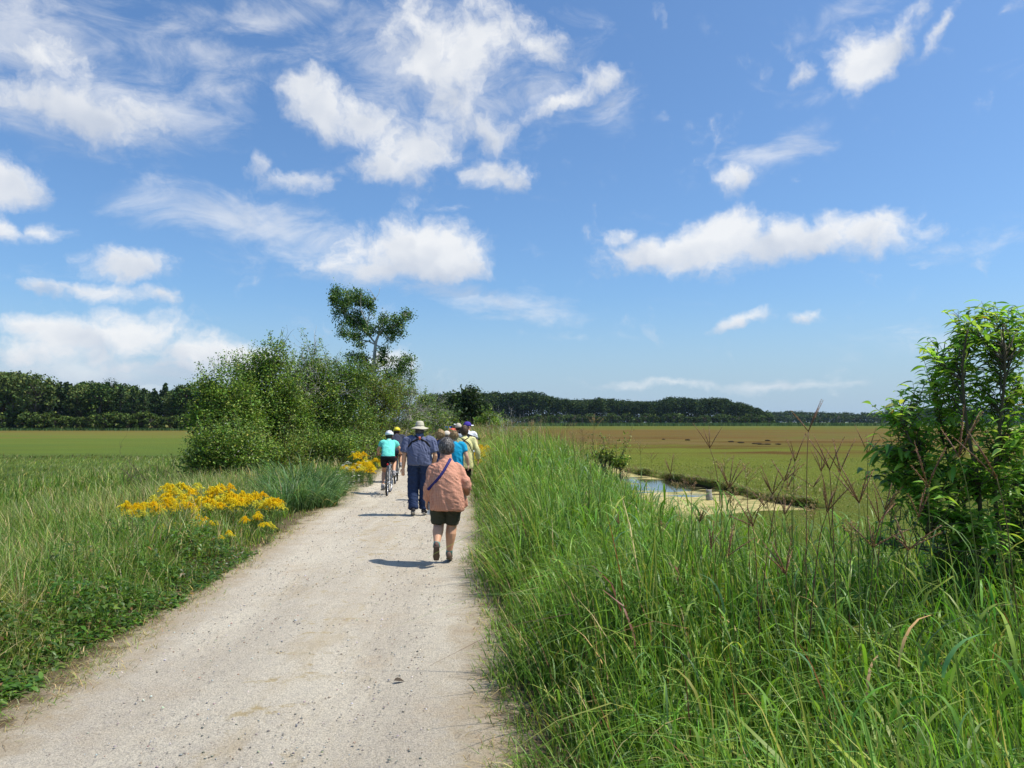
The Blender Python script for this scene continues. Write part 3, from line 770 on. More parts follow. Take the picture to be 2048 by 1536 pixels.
bush('leafy bush left of the blue green reeds under the thicket', W(570,955,25), [lob(565,915,25,52,38), lob(520,930,24.5,34,30)], 9000, .07, GM+GY, name='bush', sprigs=8)
bush('bright green bush on the right bank beyond the last walkers', W(1005,860,75), [lob(975,836,75,26,14), lob(1000,846,74,20,9)], 2600, .17, GM, name='bush', sprigs=3)
bush('small leafy bush on the right bank beside the creek', W(1218,930,20), [lob(1216,908,20,11,9), lob(1236,924,20,14,11), lob(1198,912,20,9,6)], 1500, .06, GM+GY, name='bush', sprigs=3, clump=.08)
bush('dark round oak tree past the end of the thicket', W(930,850,112), [lob(930,815,112,36,34), lob(915,800,112,22,22), lob(948,800,112,24,22), lob(935,788,112,18,14), lob(958,825,112,22,24), lob(905,828,111,16,20)], 9000, .38, [((.02,.045,.014), 1), ((.035,.07,.02), 1), ((.06,.10,.03), .25)], name='oak_tree', cat='tree', sprigs=0, clump=.5)
for i, (a, b_, Y, rx, rz, lab) in enumerate([(872,835,70,24,20,'grey green roadside bush just beyond the thicket'), (893,838,90,22,18,'green bush left of the dark round oak'), (905,842,125,26,14,'low bush at the foot of the dark round oak'), (955,842,118,24,13,'low bush to the right of the dark round oak'), (985,845,105,22,8,'lowest bush on the right bank past the bleached shrub')]):
    bush(lab, W(a, 865, Y), [lob(a-rx*.4, b_, Y, rx*.7, rz), lob(a+rx*.4, b_+3, Y, rx*.7, rz*.8)], 3500, .0024*Y, GB+GM if i < 2 else GM, name='bush', sprigs=4, clump=.003*Y, bare=6)
# the aspen standing above the thicket
def aspen():
    Y = 38.0; base = W(742, 900, Y); base.z = float(zg(base.x, base.y)); b0 = np.array(base)
    root = empty('aspen_tree', tuple(base)); tag(root, 'tall aspen with a wind-swept open crown rising above the thicket', 'tree')
    w = lambda a, b, dy=0.0: np.array(W(a, b, Y+dy))
    tr = [tube([b0, w(742,850), w(750,780), w(748,730), w(751,690), w(756,672)], [.13,.12,.10,.085,.07,.055], 8, cap=False, sub=3)]
    ends = []
    for path, r in [([(752,688),(740,672),(735,650),(742,615),(748,592)], .05), ([(755,675),(765,660),(790,650),(808,630),(822,622)], .05), ([(742,675),(725,660),(712,640),(700,600),(690,580)], .045),
                    ([(752,690),(735,682),(705,676),(690,660),(672,640)], .04), ([(756,672),(762,650),(775,640),(784,655)], .03), ([(712,640),(690,625),(668,612),(662,600)], .03), ([(748,600),(757,588),(760,575)], .012), ([(735,650),(722,620),(722,590)], .03),
                    ([(748,740),(775,725),(800,720),(822,735)], .04), ([(750,760),(770,750),(800,748)], .04), ([(748,720),(725,712),(700,708),(690,712)], .03), ([(749,760),(720,742),(700,725)], .03), ([(752,600),(740,580),(735,582)], .012)]:
        dy = rng.uniform(-.8, .8)
        P = [w(a, b, dy*(i/len(path))) for i, (a, b) in enumerate(path)]
        tr.append(tube(P, list(np.linspace(r, .008, len(P))), 6, cap=False, sub=3)); ends.append(P)
    lobes = [(672,592,7,20,14), (688,600,26,24,22), (705,590,20,14,12), (722,600,22,24,20), (742,610,14,22,10), (680,625,20,22,16), (700,640,28,24,24), (725,645,22,26,20), (690,665,20,14,10), (715,672,20,10,10), (745,660,16,16,10),
             (775,660,22,18,18), (795,645,20,16,16), (812,632,12,14,10), (765,640,16,14,10), (800,665,14,8,6), (783,678,10,7,4), (720,690,8,6,3), (668,600,9,12,5),
             (715,712,24,8,9), (700,720,14,10,6), (765,720,18,16,12), (800,735,24,22,22), (815,722,12,14,8), (780,755,26,16,16), (740,735,18,14,10), (735,765,20,12,10), (770,700,8,7,3), (725,722,14,8,6), (820,750,10,14,6)]
    lp = []
    GA = [((.05,.105,.025), 1), ((.09,.17,.04), 1), ((.16,.25,.07), .5), ((.26,.33,.17), .12)]
    for (a, b, rx, rz, k) in lobes:
        c = w(a, b, rng.uniform(-.6, .6)); r = np.array([rx, rx*.9, rz])*Y/FPX
        m = max(5, int(k*1.15)); cc = in_ell(m, c, r, .8)
        near = min(ends, key=lambda P: min(np.linalg.norm(p-c) for p in P)); s = min(near, key=lambda p: np.linalg.norm(p-c))
        for q in cc[:5]: tr.append(branch(s, q, .014, .005, .08, 5, 4)[0])
        nn = m*48; Pn = np.repeat(cc, 48, 0)+rng.normal(0, .12, (nn, 3))
        lp.append(leaves(Pn, .085*rng.uniform(.7, 1.2, nn), mixcol(nn, GA)*np.repeat(rng.uniform(.75, 1.3, (m, 1)), 48, 0), .2, .15, 1.1))
    V, F = merge(tr); obj('trunk', mk_mesh('trunk', V-b0, F, smooth=True), M_GREYBARK, root)
    V, F, C_ = merge(lp); obj('crown', mk_mesh('crown', V-b0, F, C_), M_LEAF, root)
aspen()
# fallen dead branches at the foot of the thicket and a bleached dead shrub on the right bank
def deadwood(label, c, n, L, r, up, mat, name='dead_shrub'):
    c = np.array(c, float); root = empty(name, tuple(c)); tag(root, label, 'dead shrub')
    tp = []
    for _ in range(n):
        a = c+rng.normal(0, 1, 3)*[L*.3, L*.2, 0]; a[2] = c[2]
        d = rng.normal(0, 1, 3)*[1, .6, .35*(1-up)]; d[2] = abs(d[2])+up+.05; d /= np.linalg.norm(d)
        b, P = branch(a, a+d*L*rng.uniform(.5, 1), r, r*.35, .12, 7, 5); tp.append(b)
        for _k in range(7):
            s = P[rng.integers(2, 7)]; e = s+(d*.5+rng.normal(0, .5, 3))*L*.28; e[2] = max(e[2], c[2])
            b, P2 = branch(s, e, r*.4, r*.12, .15, 5, 4); tp.append(b)
            for _j in range(3): tp.append(branch(P2[3], P2[3]+(e-s)*.4+rng.normal(0, .12, 3)*L, r*.18, r*.08, .1, 4, 3)[0])
    V, F = merge(tp); obj('branches', mk_mesh('branches', V-c, F), mat, root)
c = G(325, 968, -.6); deadwood('tangle of dead fallen branches at the left foot of the thicket', (c.x, c.y, float(zg(c.x, c.y))), 12, 2.0, .022, .15, M_STEM)
c = G(385, 965, -.6); deadwood('dark leafless twigs just left of the pale low bush', (c.x, c.y, float(zg(c.x, c.y))), 10, 1.4, .016, .5, M_STEM)
c = W(1012, 860, 58); deadwood('bleached bare shrub standing out of the grass on the right bank', (c.x, c.y, float(zg(c.x, c.y))), 14, 2.3, .02, 1.2, M_GREYBARK)

# ---- far woods: tree prototypes copied
def far_tree(name, kind, H, seedn, cardsz, ncl=34, per=60):
    g0 = np.random.default_rng(seedn)
    lp, tp = [], []
    if kind == 'pine':
        base_c = [((.028,.055,.02), 1), ((.045,.08,.026), 1), ((.08,.12,.04), .3)]
        tp.append(tube([(0,0,-.3), (.1,0,H*.5), (0,.1,H*.97)], [H*.018, H*.012, .05], 6, cap=False, sub=3))
        for i in range(16):
            z = H*(.25+.72*i/15)+g0.normal(0, .2); r = H*.26*(1-(i/15)**1.5*.85)*g0.uniform(.65, 1.1)
            for k in range(g0.integers(4, 7)):
                a = g0.uniform(0, 6.28); c = np.array([math.cos(a)*r*.6, math.sin(a)*r*.6, z]); nn = per//2
                lp.append(card(c+g0.normal(0, 1, (nn, 3))*[r*.28, r*.28, H*.014], cardsz*g0.uniform(.6, 1.2, nn), mixcol(nn, base_c)*g0.uniform(.75, 1.25), 1.6, 2.2))
                tp.append(tube([(0,0,z-.3), c*[1.2, 1.2, 1]+[0, 0, .2]], [.07, .03], 4, cap=False))
    elif kind == 'snag':
        tp.append(tube([(0,0,-.3), (.2,0,H*.6), (0,.1,H)], [H*.016, H*.012, .05], 6, cap=False, sub=3))
        for i in range(13):
            z = H*g0.uniform(.45, .97); a = g0.uniform(0, 6.28); L = H*.16*g0.uniform(.5, 1.1)
            tp.append(branch((0,0,z), (math.cos(a)*L, math.sin(a)*L, z+L*.8), .09, .03, .1, 5, 4)[0])
            nn = 26; lp.append(card(np.array([math.cos(a)*L, math.sin(a)*L, z+L*.8])+g0.normal(0, .5, (nn, 3)), cardsz*g0.uniform(.5, 1, nn), jit((.05,.08,.035), nn)))
    else:
        base_c = {'broad': [((.035,.065,.018), 1), ((.06,.10,.022), 1), ((.10,.145,.03), .4)], 'pale': [((.08,.12,.035), 1), ((.12,.165,.045), 1), ((.16,.20,.06), .5)],
                  'low': [((.05,.085,.02), 1), ((.08,.12,.026), 1), ((.12,.155,.035), .4)]}[kind]
        lo = {'low': .05, 'broad': .17 if H < 18 else .03, 'pale': .22}[kind]; fat = 1.45 if H == 20 else 1.2
        tp.append(tube([(0,0,-.3), (g0.normal(0,.3),0,H*.35), (0,.1,H*.8)], [H*.022, H*.016, .08], 6, cap=False, sub=3))
        rx = H*(.30 if kind != 'low' else .55)
        for k in range(ncl):
            d = g0.normal(0, 1, 3); d /= np.linalg.norm(d); d[2] = d[2]*.5+.5 if g0.uniform() < .5 else d[2]
            c = np.array([0, 0, H*(lo+(1-lo)*(.52 if kind != 'low' else .42))])+d*[rx*.78, rx*.78, H*(1-lo)*.42]
            R_ = H*.10*g0.uniform(.7, 1.3)*fat
            if H < 20: tp.append(tube([(0,0,max(.2, c[2]-H*.22)), tuple(c*.6+np.array([0,0,c[2]*.35])), tuple(c)], [.1, .07, .03], 4, cap=False))
            lp.append(card(in_ell(per, c, np.array([R_*1.25, R_*1.25, R_*.85]), .5), cardsz*g0.uniform(.6, 1.2, per), mixcol(per, base_c)*g0.uniform(.7, 1.3), 1.3, 1.4))
    if H == 20: lp = [(a, b, c*.72) for a, b, c in lp]
    root = empty(name)
    V, F = merge(tp); obj('trunk', mk_mesh('trunk', V, F, smooth=True), M_BARK, root)
    V, F, C_ = merge(lp); obj('crown', mk_mesh('crown', V, F, C_), M_FAR, root)
    return root
PROTO_USED = set()
def place(proto, loc, rz, s, label, cat, group, sz=1.0, src=None):
    if proto.name not in PROTO_USED:
        r = proto; PROTO_USED.add(proto.name)
    else:
        r = proto.copy(); COL.objects.link(r)
        for ch in proto.children:
            c = ch.copy(); COL.objects.link(c); c.parent = r
    r.location = loc; r.rotation_euler = (0, 0, rz); r.scale = (s, s, s*sz)
    return tag(r, label, cat, group)
pines = [far_tree('pine_tree', 'pine', 15, 100+i, .75, per=34) for i in range(3)]
broads = [far_tree('broadleaf_tree', 'broad', 14, 200+i, .75, 40, 60) for i in range(3)]
pales = [far_tree('broadleaf_tree', 'pale', 14, 300+i, .7, 34, 50) for i in range(2)]
lows = [far_tree('marsh_bush', 'low', 5, 400+i, .55, 26, 46) for i in range(3)]
snag = far_tree('dead_topped_tree', 'snag', 16, 500, .5)
pr = random.Random(5)
GL = 'trees in the wood across the left marsh'
def pxX(px, Y): return (px-1024)/FPX*Y
# silhouette of the left wood, photograph pixels
for row in range(3):
    px = -60 + row*9
    while px < 640:
        Y = 246+row*13+pr.uniform(-4, 4)
        top = np.interp(px, [-60, 0, 40, 70, 100, 140, 200, 260, 330, 400, 500, 640], [748, 748, 752, 772, 765, 772, 768, 774, 772, 772, 785, 800]) + pr.uniform(-7, 12)+row*1-(7 if pr.random() < .2 else 0)
        h = (843-top)/FPX*Y+EYE-MARSH
        if px < 60: pt, base = (pr.choice(pales+broads), 14)
        elif pr.random() < .62: pt, base = (pr.choice(pines), 15)
        else: pt, base = (pr.choice(broads+pales[:1]), 14)
        lab = {'pine_tree': 'dark pine in the wood across the left marsh', 'broadleaf_tree': 'rounded broadleaf tree in the wood across the left marsh'}[pt.name.split('.')[0]]
        place(pt, (pxX(px, Y), Y, MARSH-.05), pr.uniform(0, 6.28), h/base, lab, 'tree', GL, 1.0)
        px += pr.uniform(17, 26)
place(pales[0], (pxX(72, 240), 240, MARSH), 1.0, 17.6/14, 'tall pale spreading tree at the far left of the left wood', 'tree', None)
place(snag, (pxX(222, 262), 262, MARSH), 0.3, 1.02, 'thin dead topped tree sticking out above the left wood', 'tree', None)
px = -70
while px < 640:
    Y = pr.uniform(232, 241); place(pr.choice(lows), (pxX(px, Y), Y, MARSH-.05), pr.uniform(0, 6.28), pr.uniform(.8, 1.25), 'low bush at the foot of the wood across the left marsh', 'bush', 'bushes along the foot of the left wood')
    px += pr.uniform(8, 14)
# right wood across the marsh
mids = [far_tree('distant_tree', 'broad', 20, 600+i, 1.2, 40, 44) for i in range(4)]
def silh(px): return np.interp(px, [850,950,1000,1050,1085,1110,1150,1200,1290,1345,1380,1430,1465,1490,1520,1545], [790,786,787,784,788,797,800,797,801,795,797,797,801,808,818,835])
for row in range(3):
    px = 868+row*8
    while px < 1530-row*6:
        Y = 600+row*18+pr.uniform(-5, 5); top = silh(px)+pr.uniform(-1.5, 5)
        h = (843-top)/FPX*Y+EYE-MARSH
        place(pr.choice(mids), (pxX(px, Y), Y, MARSH-.1), pr.uniform(0, 6.28), h/20, 'dark broadleaf tree in the distant wood across the right marsh', 'tree', 'trees in the distant wood across the right marsh')
        px += pr.uniform(15, 24)
px = 880
while px < 1540:
    Y = pr.uniform(575, 592); place(pr.choice(lows), (pxX(px, Y), Y, MARSH-.1), pr.uniform(0, 6.28), pr.uniform(1.3, 2.0), 'low bush at the foot of the distant wood across the right marsh', 'bush', 'bushes along the foot of the right wood')
    px += pr.uniform(10, 17)
px = 1460
while px < 2150:
    Y = pr.uniform(1040, 1065); place(pr.choice(lows), (pxX(px, Y), Y, MARSH-.1), pr.uniform(0, 6.28), pr.uniform(2.0, 2.8), 'low bush at the foot of the remote wood on the right horizon', 'bush', 'bushes along the foot of the remote wood')
    px += pr.uniform(9, 15)
fars = [far_tree('remote_tree', 'broad', 20, 700+i, 1.7, 24, 26) for i in range(3)]
for row in range(2):
    px = 1440+row*8
    while px < 2160:
        Y = 1080+row*40+pr.uniform(-10, 10); top = np.interp(px, [1440,1520,1600,1700,1800,1860,1950,2160], [824,820,821,824,820,814,812,814])+pr.uniform(-1, 4)
        h = (843-top)/FPX*Y+EYE-MARSH
        place(pr.choice(fars), (pxX(px, Y), Y, MARSH-.1), pr.uniform(0, 6.28), h/20*1.45, 'bluish tree in the remote wood on the right horizon', 'tree', 'trees in the remote wood on the right horizon', 1/1.45)
        px += pr.uniform(10, 17)
# dark clumps and pale posts out on the marsh
mdm = simple('dark_mud', (.05, .038, .022), 1, .05, noise=.4)
for i, (a, b, s) in enumerate([(1463,884,7),(1482,886,8),(1512,888,9),(1528,889,14),(1556,889,8),(1375,881,5),(1535,882,6),(1326,880,4)]):
    q = G(a, b, MARSH); V, F = ellip((0,0,0), (s/FPX*q.y*.9, s/FPX*q.y*.8, .10), 14, 9)
    V = V*(1+1.1*(vnoise(V[:, 0:1]+9, V[:, 1:2]+V[:, 2:3], .35, i)-.5)*[1, 1, 1.6])
    o = obj('mud_clump', mk_mesh('mud_clump', V, F, smooth=True), mdm); o.location = (q.x, q.y, MARSH+.06)
    tag(o, 'small dark mud clump lying out on the brown marsh', 'mud clump', 'dark clumps on the right marsh')
# weathered post in the creek
q = G(1418, 1000, WATER); base = empty('wooden_post', (q.x, q.y, -1.55)); tag(base, 'grey weathered wooden post standing in the creek', 'post')
V, F = tube([(0,0,0), (.02,0,.5), (.0,.02,.86)], [.13, .125, .11], 9, cap=False, sub=4)
V = V+(np.stack([vnoise(V[:, 0], V[:, 2], .06, 4), vnoise(V[:, 1], V[:, 2], .07, 5), vnoise(V[:, 0]*3, V[:, 1]*3, .1, 6)], 1)-.5)*[.05, .05, .08]
obj('post_shaft', mk_mesh('post_shaft', V, F), simple('weathered_wood', (.30, .28, .25), .9, .1, noise=.5, nscale=18, bump=.8, bscale=22), base)
# ------------------------------------------------------------------ people
from mathutils.bvhtree import BVHTree
def fuse(parts, vox, smooth=4, wr=0.0, wscale=.09, seed=1, wdir=(1, .35)):
    """one continuous surface out of overlapping closed pieces; returns mesh data"""
    V, F = merge([(p[0], p[1]) for p in parts])
    me = mk_mesh('tmp', V, F); o = bpy.data.objects.new('tmp', me); COL.objects.link(o)
    r = o.modifiers.new('r', 'REMESH'); r.mode = 'VOXEL'; r.voxel_size = vox
    s = o.modifiers.new('s', 'SMOOTH'); s.factor = .5; s.iterations = smooth
    dg = bpy.context.evaluated_depsgraph_get()
    out = bpy.data.meshes.new_from_object(o.evaluated_get(dg))
    bpy.data.objects.remove(o); bpy.data.meshes.remove(me)
    out.materials.clear()
    n = len(out.vertices); co = np.empty(n*3, np.float32); out.vertices.foreach_get('co', co); co = co.reshape(-1, 3)
    if wr:
        no = np.empty(n*3, np.float32); out.vertices.foreach_get('normal', no); no = no.reshape(-1, 3)
        a = co[:, 0]*wdir[0]+co[:, 2]*wdir[1]+.03*vnoise(co[:, 0], co[:, 2], .12, seed)*2
        b = co[:, 1]+co[:, 2]*.25
        f = 1-np.abs(vnoise(a, b*.6, wscale*.55, seed)*2-1); f2 = vnoise(co[:, 0]+co[:, 1], co[:, 2], wscale*1.6, seed+3)
        f3 = 1-np.abs(vnoise(co[:, 2]+co[:, 0]*.5, co[:, 0]*.3+co[:, 1], wscale*.45, seed+7)*2-1)
        co = co+no*((f-.5)*wr+(f2-.5)*wr*.8+(f3-.5)*wr*.6)[:, None]
        out.vertices.foreach_set('co', co.astype(np.float32).ravel())
    out.polygons.foreach_set('use_smooth', np.ones(len(out.polygons), bool)); out.update()
    return out
def lathe(prof, n=32, c=(0, 0, 0), fn=None):
    prof = np.array(prof, float); a = np.linspace(0, 2*math.pi, n, endpoint=False)
    V = np.stack([prof[:, 0:1]*np.cos(a), prof[:, 0:1]*np.sin(a), prof[:, 1:2]+0*a], -1).reshape(-1, 3)
    if fn is not None: V = fn(V)
    m = len(prof); i = np.arange(m-1)[:, None]*n; j = np.arange(n)[None]; k = (j+1) % n
    return V+np.asarray(c, float), [np.stack([i+j, i+k, i+n+k, i+n+j], -1).reshape(-1, 4)]
def hand(w, d, nrm, side, curl=.5, s=1.0):
    w, d, nrm = (np.asarray(v, float) for v in (w, d, nrm)); d = d/np.linalg.norm(d)
    nrm = nrm-d*nrm.dot(d); nrm /= np.linalg.norm(nrm); t = np.cross(d, nrm)*side
    ps = [tube([w-d*.02, w+d*.03*s, w+d*.075*s], [(.024, .018), (.034*s, .016*s), (.038*s, .013*s)], 12, side=tuple(t), cap=True)]
    for off, L in ((.030, .066), (.0105, .076), (-.010, .072), (-.029, .056)):
        p = w+d*.078*s+t*off*s; pts = [p-d*.02]; ang = 0
        for k, f in enumerate((.42, .32, .26)):
            ang += curl*(.5+.35*k); dd = d*math.cos(ang)+nrm*math.sin(ang)+t*off*1.5
            pts.append(pts[-1]+dd*L*f*s+(d*.02 if k == 0 else 0))
        ps.append(tube(pts, [.0098*s, .0095*s, .0088*s, .0075*s], 8, cap=True))
    b = w+d*.02*s+t*.028*s
    ps.append(tube([b, b+(d*.55+t*.75)*.035*s, b+(d*.8+t*.5+nrm*curl*.5)*.075*s], [.014*s, .0115*s, .0085*s], 8))
    return ps
SKIN = simple('skin', (.60, .33, .20), .55, .35, noise=.1, nscale=30)
SKIN2 = simple('pale_skin', (.58, .33, .23), .55, .35, noise=.1, nscale=30)
EYE_M = simple('eye', (.05, .035, .03), .2, .5); LIP = simple('lips', (.42, .16, .13), .5, .3)
def head_parts(c, s=1.0, yaw=0.0, tilt=0.0):
    ps = [ellip((0, -.008, .015), (.077, .096, .105), 20, 14), ellip((0, .028, -.045), (.056, .062, .068), 16, 10), ellip((0, .095, -.022), (.013, .018, .024), 10, 8), ellip((0, .088, .018), (.05, .02, .012), 12, 8),
          ellip((.08, 0, -.01), (.010, .02, .031), 10, 8), ellip((-.08, 0, -.01), (.010, .02, .031), 10, 8), ellip((0, .082, -.075), (.022, .016, .018), 10, 8)]
    M = np.array((Matrix.Rotation(yaw, 3, 'Z') @ Matrix.Rotation(tilt, 3, 'X')))
    return [((v*s) @ M.T+np.asarray(c), f) for v, f in ps], M
def hair_mesh(c, M, s, kind, seed=1):
    V, F = ellip((0, 0, 0), (1, 1, 1), 40, 28)
    d = V.copy()
    R_ = {'short': (.101, .112, .116), 'curly': (.108, .114, .118), 'bob': (.100, .110, .125), 'long': (.098, .112, .13), 'fringe': (.084, .101, .108)}[kind]
    V = V*R_+np.array([0, -.014, .018 if kind != 'long' else 0])
    face = sstep(.25, .6, d[:, 1])*(1-sstep(.25, .55, d[:, 2])); V -= (d*np.array(R_)*.35)*face[:, None]
    if kind in ('short', 'fringe'): low = sstep(.45, .9, -d[:, 2]); V[:, 2] += low*.02; V[:, :2] *= (1-low*.22)[:, None]
    if kind == 'long': V[:, 2] -= sstep(.2, 1, -d[:, 2])*sstep(.1, -.3, d[:, 1])*.12
    am = {'short': .012, 'curly': .022, 'bob': .009, 'long': .008, 'fringe': .008}[kind]
    n_ = vnoise(d[:, 0]*3+d[:, 2]*1.3, d[:, 1]*3+d[:, 2]*2, .38, seed)-.5; n2 = vnoise(d[:, 0]*5-d[:, 2]*3, d[:, 1]*5+d[:, 2]*4, .45, seed+1)-.5
    V += d*((n_*2+n2*1.2)*am)[:, None]
    return V*s, F, d, np.array(R_)*s
def hair_mat(name, a, b): return (a, b)
def shoe(root, ank, toe, mat, sole, name='shoe', s=1.0):
    ank, toe = np.asarray(ank, float), np.asarray(toe, float); d = toe-ank
    dn = d/np.linalg.norm(d); up = np.array([0, 0, 1.]); up = up-dn*up.dot(dn); up /= np.linalg.norm(up)+1e-9; sd = np.cross(dn, up)
    heel = ank-dn*.055*s; me = fuse([tube([heel, ank+dn*.02, ank+dn*.10*s, ank+dn*.185*s], [(.036, .042), (.039, .046), (.044, .034), (.032, .02)], 14, side=tuple(sd), sub=3),
                                     tube([ank-dn*.01, ank-dn*.01+up*.055], [.043, .043], 12)], .009, 3)
    o = obj(name, me, mat, root)
    so_ = tube([heel-up*.038, ank+dn*.04-up*.042, ank+dn*.10*s-up*.036, ank+dn*.19*s-up*.022], [(.037, .011), (.034, .012), (.046, .011), (.034, .009)], 14, side=tuple(sd), sub=3)
    obj('sole', mk_mesh('sole', *so_, smooth=True), sole, o)
def strap(path, width, bvh, mat, root, name='strap', front=False, th=.005):
    pts = catmull([(x, 0, z) for x, z in path], 7); P = []; ly = -.12
    for p in pts:
        h = bvh.ray_cast(Vector((p[0], -2, p[2])), Vector((0, 1, 0)))
        if h[0] is not None: ly = h[0].y-th
        else: ly += .03
        P.append((p[0], ly, p[2]))
    P = np.array(P)
    for _ in range(3): P[1:-1, 1] = np.minimum(P[1:-1, 1], (P[:-2, 1]+P[2:, 1])/2*.6+P[1:-1, 1]*.4)
    if len(path) > 3:
        P = np.vstack([P, P[-1]+[.01*np.sign(P[-1, 0]), .05, -.02], P[-1]+[.012*np.sign(P[-1, 0]), .11, -.035]])
    T = np.gradient(P, axis=0); T /= np.linalg.norm(T, axis=1)[:, None]
    Nn = np.tile([0, -1., 0], (len(P), 1)); S = np.cross(T, Nn); S /= np.linalg.norm(S, axis=1)[:, None]
    Q = []
    for a, b in ((-1, 0), (1, 0), (1, 1), (-1, 1)): Q.append(P+S*a*width/2+Nn*(b*th-.001))
    V = np.stack(Q, 1).reshape(-1, 3); n = len(P); i = (np.arange(n-1)*4)[:, None, None]
    F = (i+np.array([[0, 1, 5, 4], [1, 2, 6, 5], [2, 3, 7, 6], [3, 0, 4, 7]])[None]).reshape(-1, 4)
    return obj(name, mk_mesh(name, V, [F, np.array([[0, 3, 2, 1], [4*n-4, 4*n-3, 4*n-2, 4*n-1]])]), mat, root)
def person(label, loc, yaw, J, garm, vox=.012, skin=None, group=None, face=True):
    """J: joints in metres in the person's frame (x right, y forward). garm: callables adding clothes"""
    root = empty('person', loc, yaw); tag(root, label, 'person', group)
    sk = skin or SKIN; w = J.get('bulk', 1.0)
    hp, M = head_parts(J['head'], J.get('hs', 1.0), J.get('hyaw', 0), J.get('htilt', 0))
    sp = [np.array(p, float) for p in J['spine']]               # pelvis, waist, chest, neck base
    parts = list(hp)
    parts.append(tube([sp[0]+[0, 0, .06], sp[1], sp[2], sp[3]-(sp[3]-sp[2])*.25], [(.115*w, .078*w), (.12*w, .08*w), (.14*w, .088*w), (.08, .07)], 16, side=(1, 0, 0), sub=3))
    hd = np.array(J['head'], float); parts.append(tube([sp[3]-(sp[3]-sp[2])*.2, hd-[0, .012, .05]], [.056, .052], 12))
    for sd, k in ((-1, 'l'), (1, 'r')):
        S, E, Wr = (np.array(J[k+x], float) for x in ('sh', 'el', 'wr'))
        parts.append(tube([sp[2]*.35+S*.65, S, (S+E)/2, E, E*.6+Wr*.4, Wr], [.05*w, .05*w, .043*w, .036*w, .038*w, .025], 12, sub=2))
        d = np.array(J.get(k+'hd', Wr-E), float)
        parts += hand(Wr, d, J.get(k+'hn', (-sd, .2, 0)), -sd if k+'hn' not in J else J.get(k+'ht', 1), J.get(k+'curl', .5))
        Hp, K, A = (np.array(J[k+x], float) for x in ('hip', 'kn', 'an')); lw = J.get('legw', 1.0)
        back = np.array([0, -.018, 0])
        parts.append(tube([Hp, Hp*.45+K*.55, K, K*.72+A*.28+back, K*.42+A*.58+back*.6, A, A-[0, 0, .03]], [.088*lw, .075*lw, .056*lw, .058*lw, .045*lw, .034, .034], 14, sub=2))
        T = np.array(J[k+'toe'], float); parts.append(tube([A-[0, 0, .01], A*.5+T*.5, T], [(.034, .03), (.035, .022), (.03, .014)], 12, side=(1, 0, 0)))
    body = obj('body', fuse(parts, min(vox, J.get('bvox', .0075)), 2), sk, root)
    if face:
        for ex in (-.031, .031):
            V, F = ellip((0, 0, 0), (.012, .009, .008), 10, 8); obj('eye', mk_mesh('eye', (V+[ex, .083, .0]) @ M.T+hd, F, smooth=True), EYE_M, root)
        V, F = ellip((0, 0, 0), (.024, .008, .007), 12, 8); obj('mouth', mk_mesh('mouth', (V+[0, .086, -.056]) @ M.T+hd, F, smooth=True), LIP, root)
    ctx = dict(root=root, J=J, M=M, hd=hd, vox=vox)
    for g in garm: g(ctx)
    return root
M_HAIR = colmat('hair_strands', .5, .4)
def G_hair(kind, mat, seed=1, s=1.0):
    def f(c):
        a, b = mat; g0 = np.random.default_rng(seed+40); sc = c['J'].get('hs', 1)*s
        V, F, d, R_ = hair_mesh(c['hd'], c['M'], sc, kind, seed); mixr = g0.uniform(0, 1, (len(V), 1))**1.5
        C0 = np.array(a)*(1-mixr*.5)+np.array(b)*mixr*.5
        # locks of hair lying over the cap of hair
        ok = np.where(((d[:, 1] < .45) | (d[:, 2] > .5)) & ((kind != 'fringe') | (d[:, 2] < -.25)))[0]; n = 60 if c['vox'] > .019 else 1500
        i = ok[g0.integers(0, len(ok), n)]; P = V[i]+g0.normal(0, .006, (n, 3)); Nn = d[i]+g0.normal(0, .12, (n, 3)); Nn /= np.linalg.norm(Nn, axis=1, keepdims=True)
        curl = {'curly': 1.5, 'short': .8, 'bob': .25, 'long': .15, 'fringe': .3}[kind]
        D = np.array([0, 0, -1.])+g0.normal(0, curl*.6, (n, 3))+Nn*.1; D -= Nn*(D*Nn).sum(1, keepdims=True)*.85; D /= np.linalg.norm(D, axis=1, keepdims=True)
        L = g0.uniform(.025, .055, n)[:, None]*sc*(1 if kind != 'long' else 1.8); S = np.cross(D, Nn); S /= np.linalg.norm(S, axis=1, keepdims=True); w = (.0035*g0.uniform(.6, 1.5, n)*(3 if c['vox'] > .019 else 1))[:, None]
        lift = .004+g0.uniform(0, .007, n)[:, None]; rows = []
        for t_, k in ((0, .6), (.35, 1), (.7, .8), (1, .15)):
            cc = P+D*L*t_+Nn*(lift*(1-abs(t_-.4)*1.2))-Nn*L*.35*t_*t_+S*np.sin(t_*4)*curl*.006
            rows += [cc-S*w*k, cc+S*w*k]
        HV = np.stack(rows, 1).reshape(-1, 3); q = np.array([[0, 1, 3, 2], [2, 3, 5, 4], [4, 5, 7, 6]]); HF = ((np.arange(n)*8)[:, None, None]+q[None]).reshape(-1, 4)
        m_ = g0.uniform(0, 1, (n, 1)); HC = np.repeat(np.array(a)*(1-m_)+np.array(b)*m_, 8, 0)
        V2, F2, C2 = merge([(V, F, C0), (HV, [HF], HC)])
        return obj('hair', mk_mesh('hair', V2 @ c['M'].T+c['hd'], F2, C2, smooth=True), M_HAIR, c['root'])
    return f
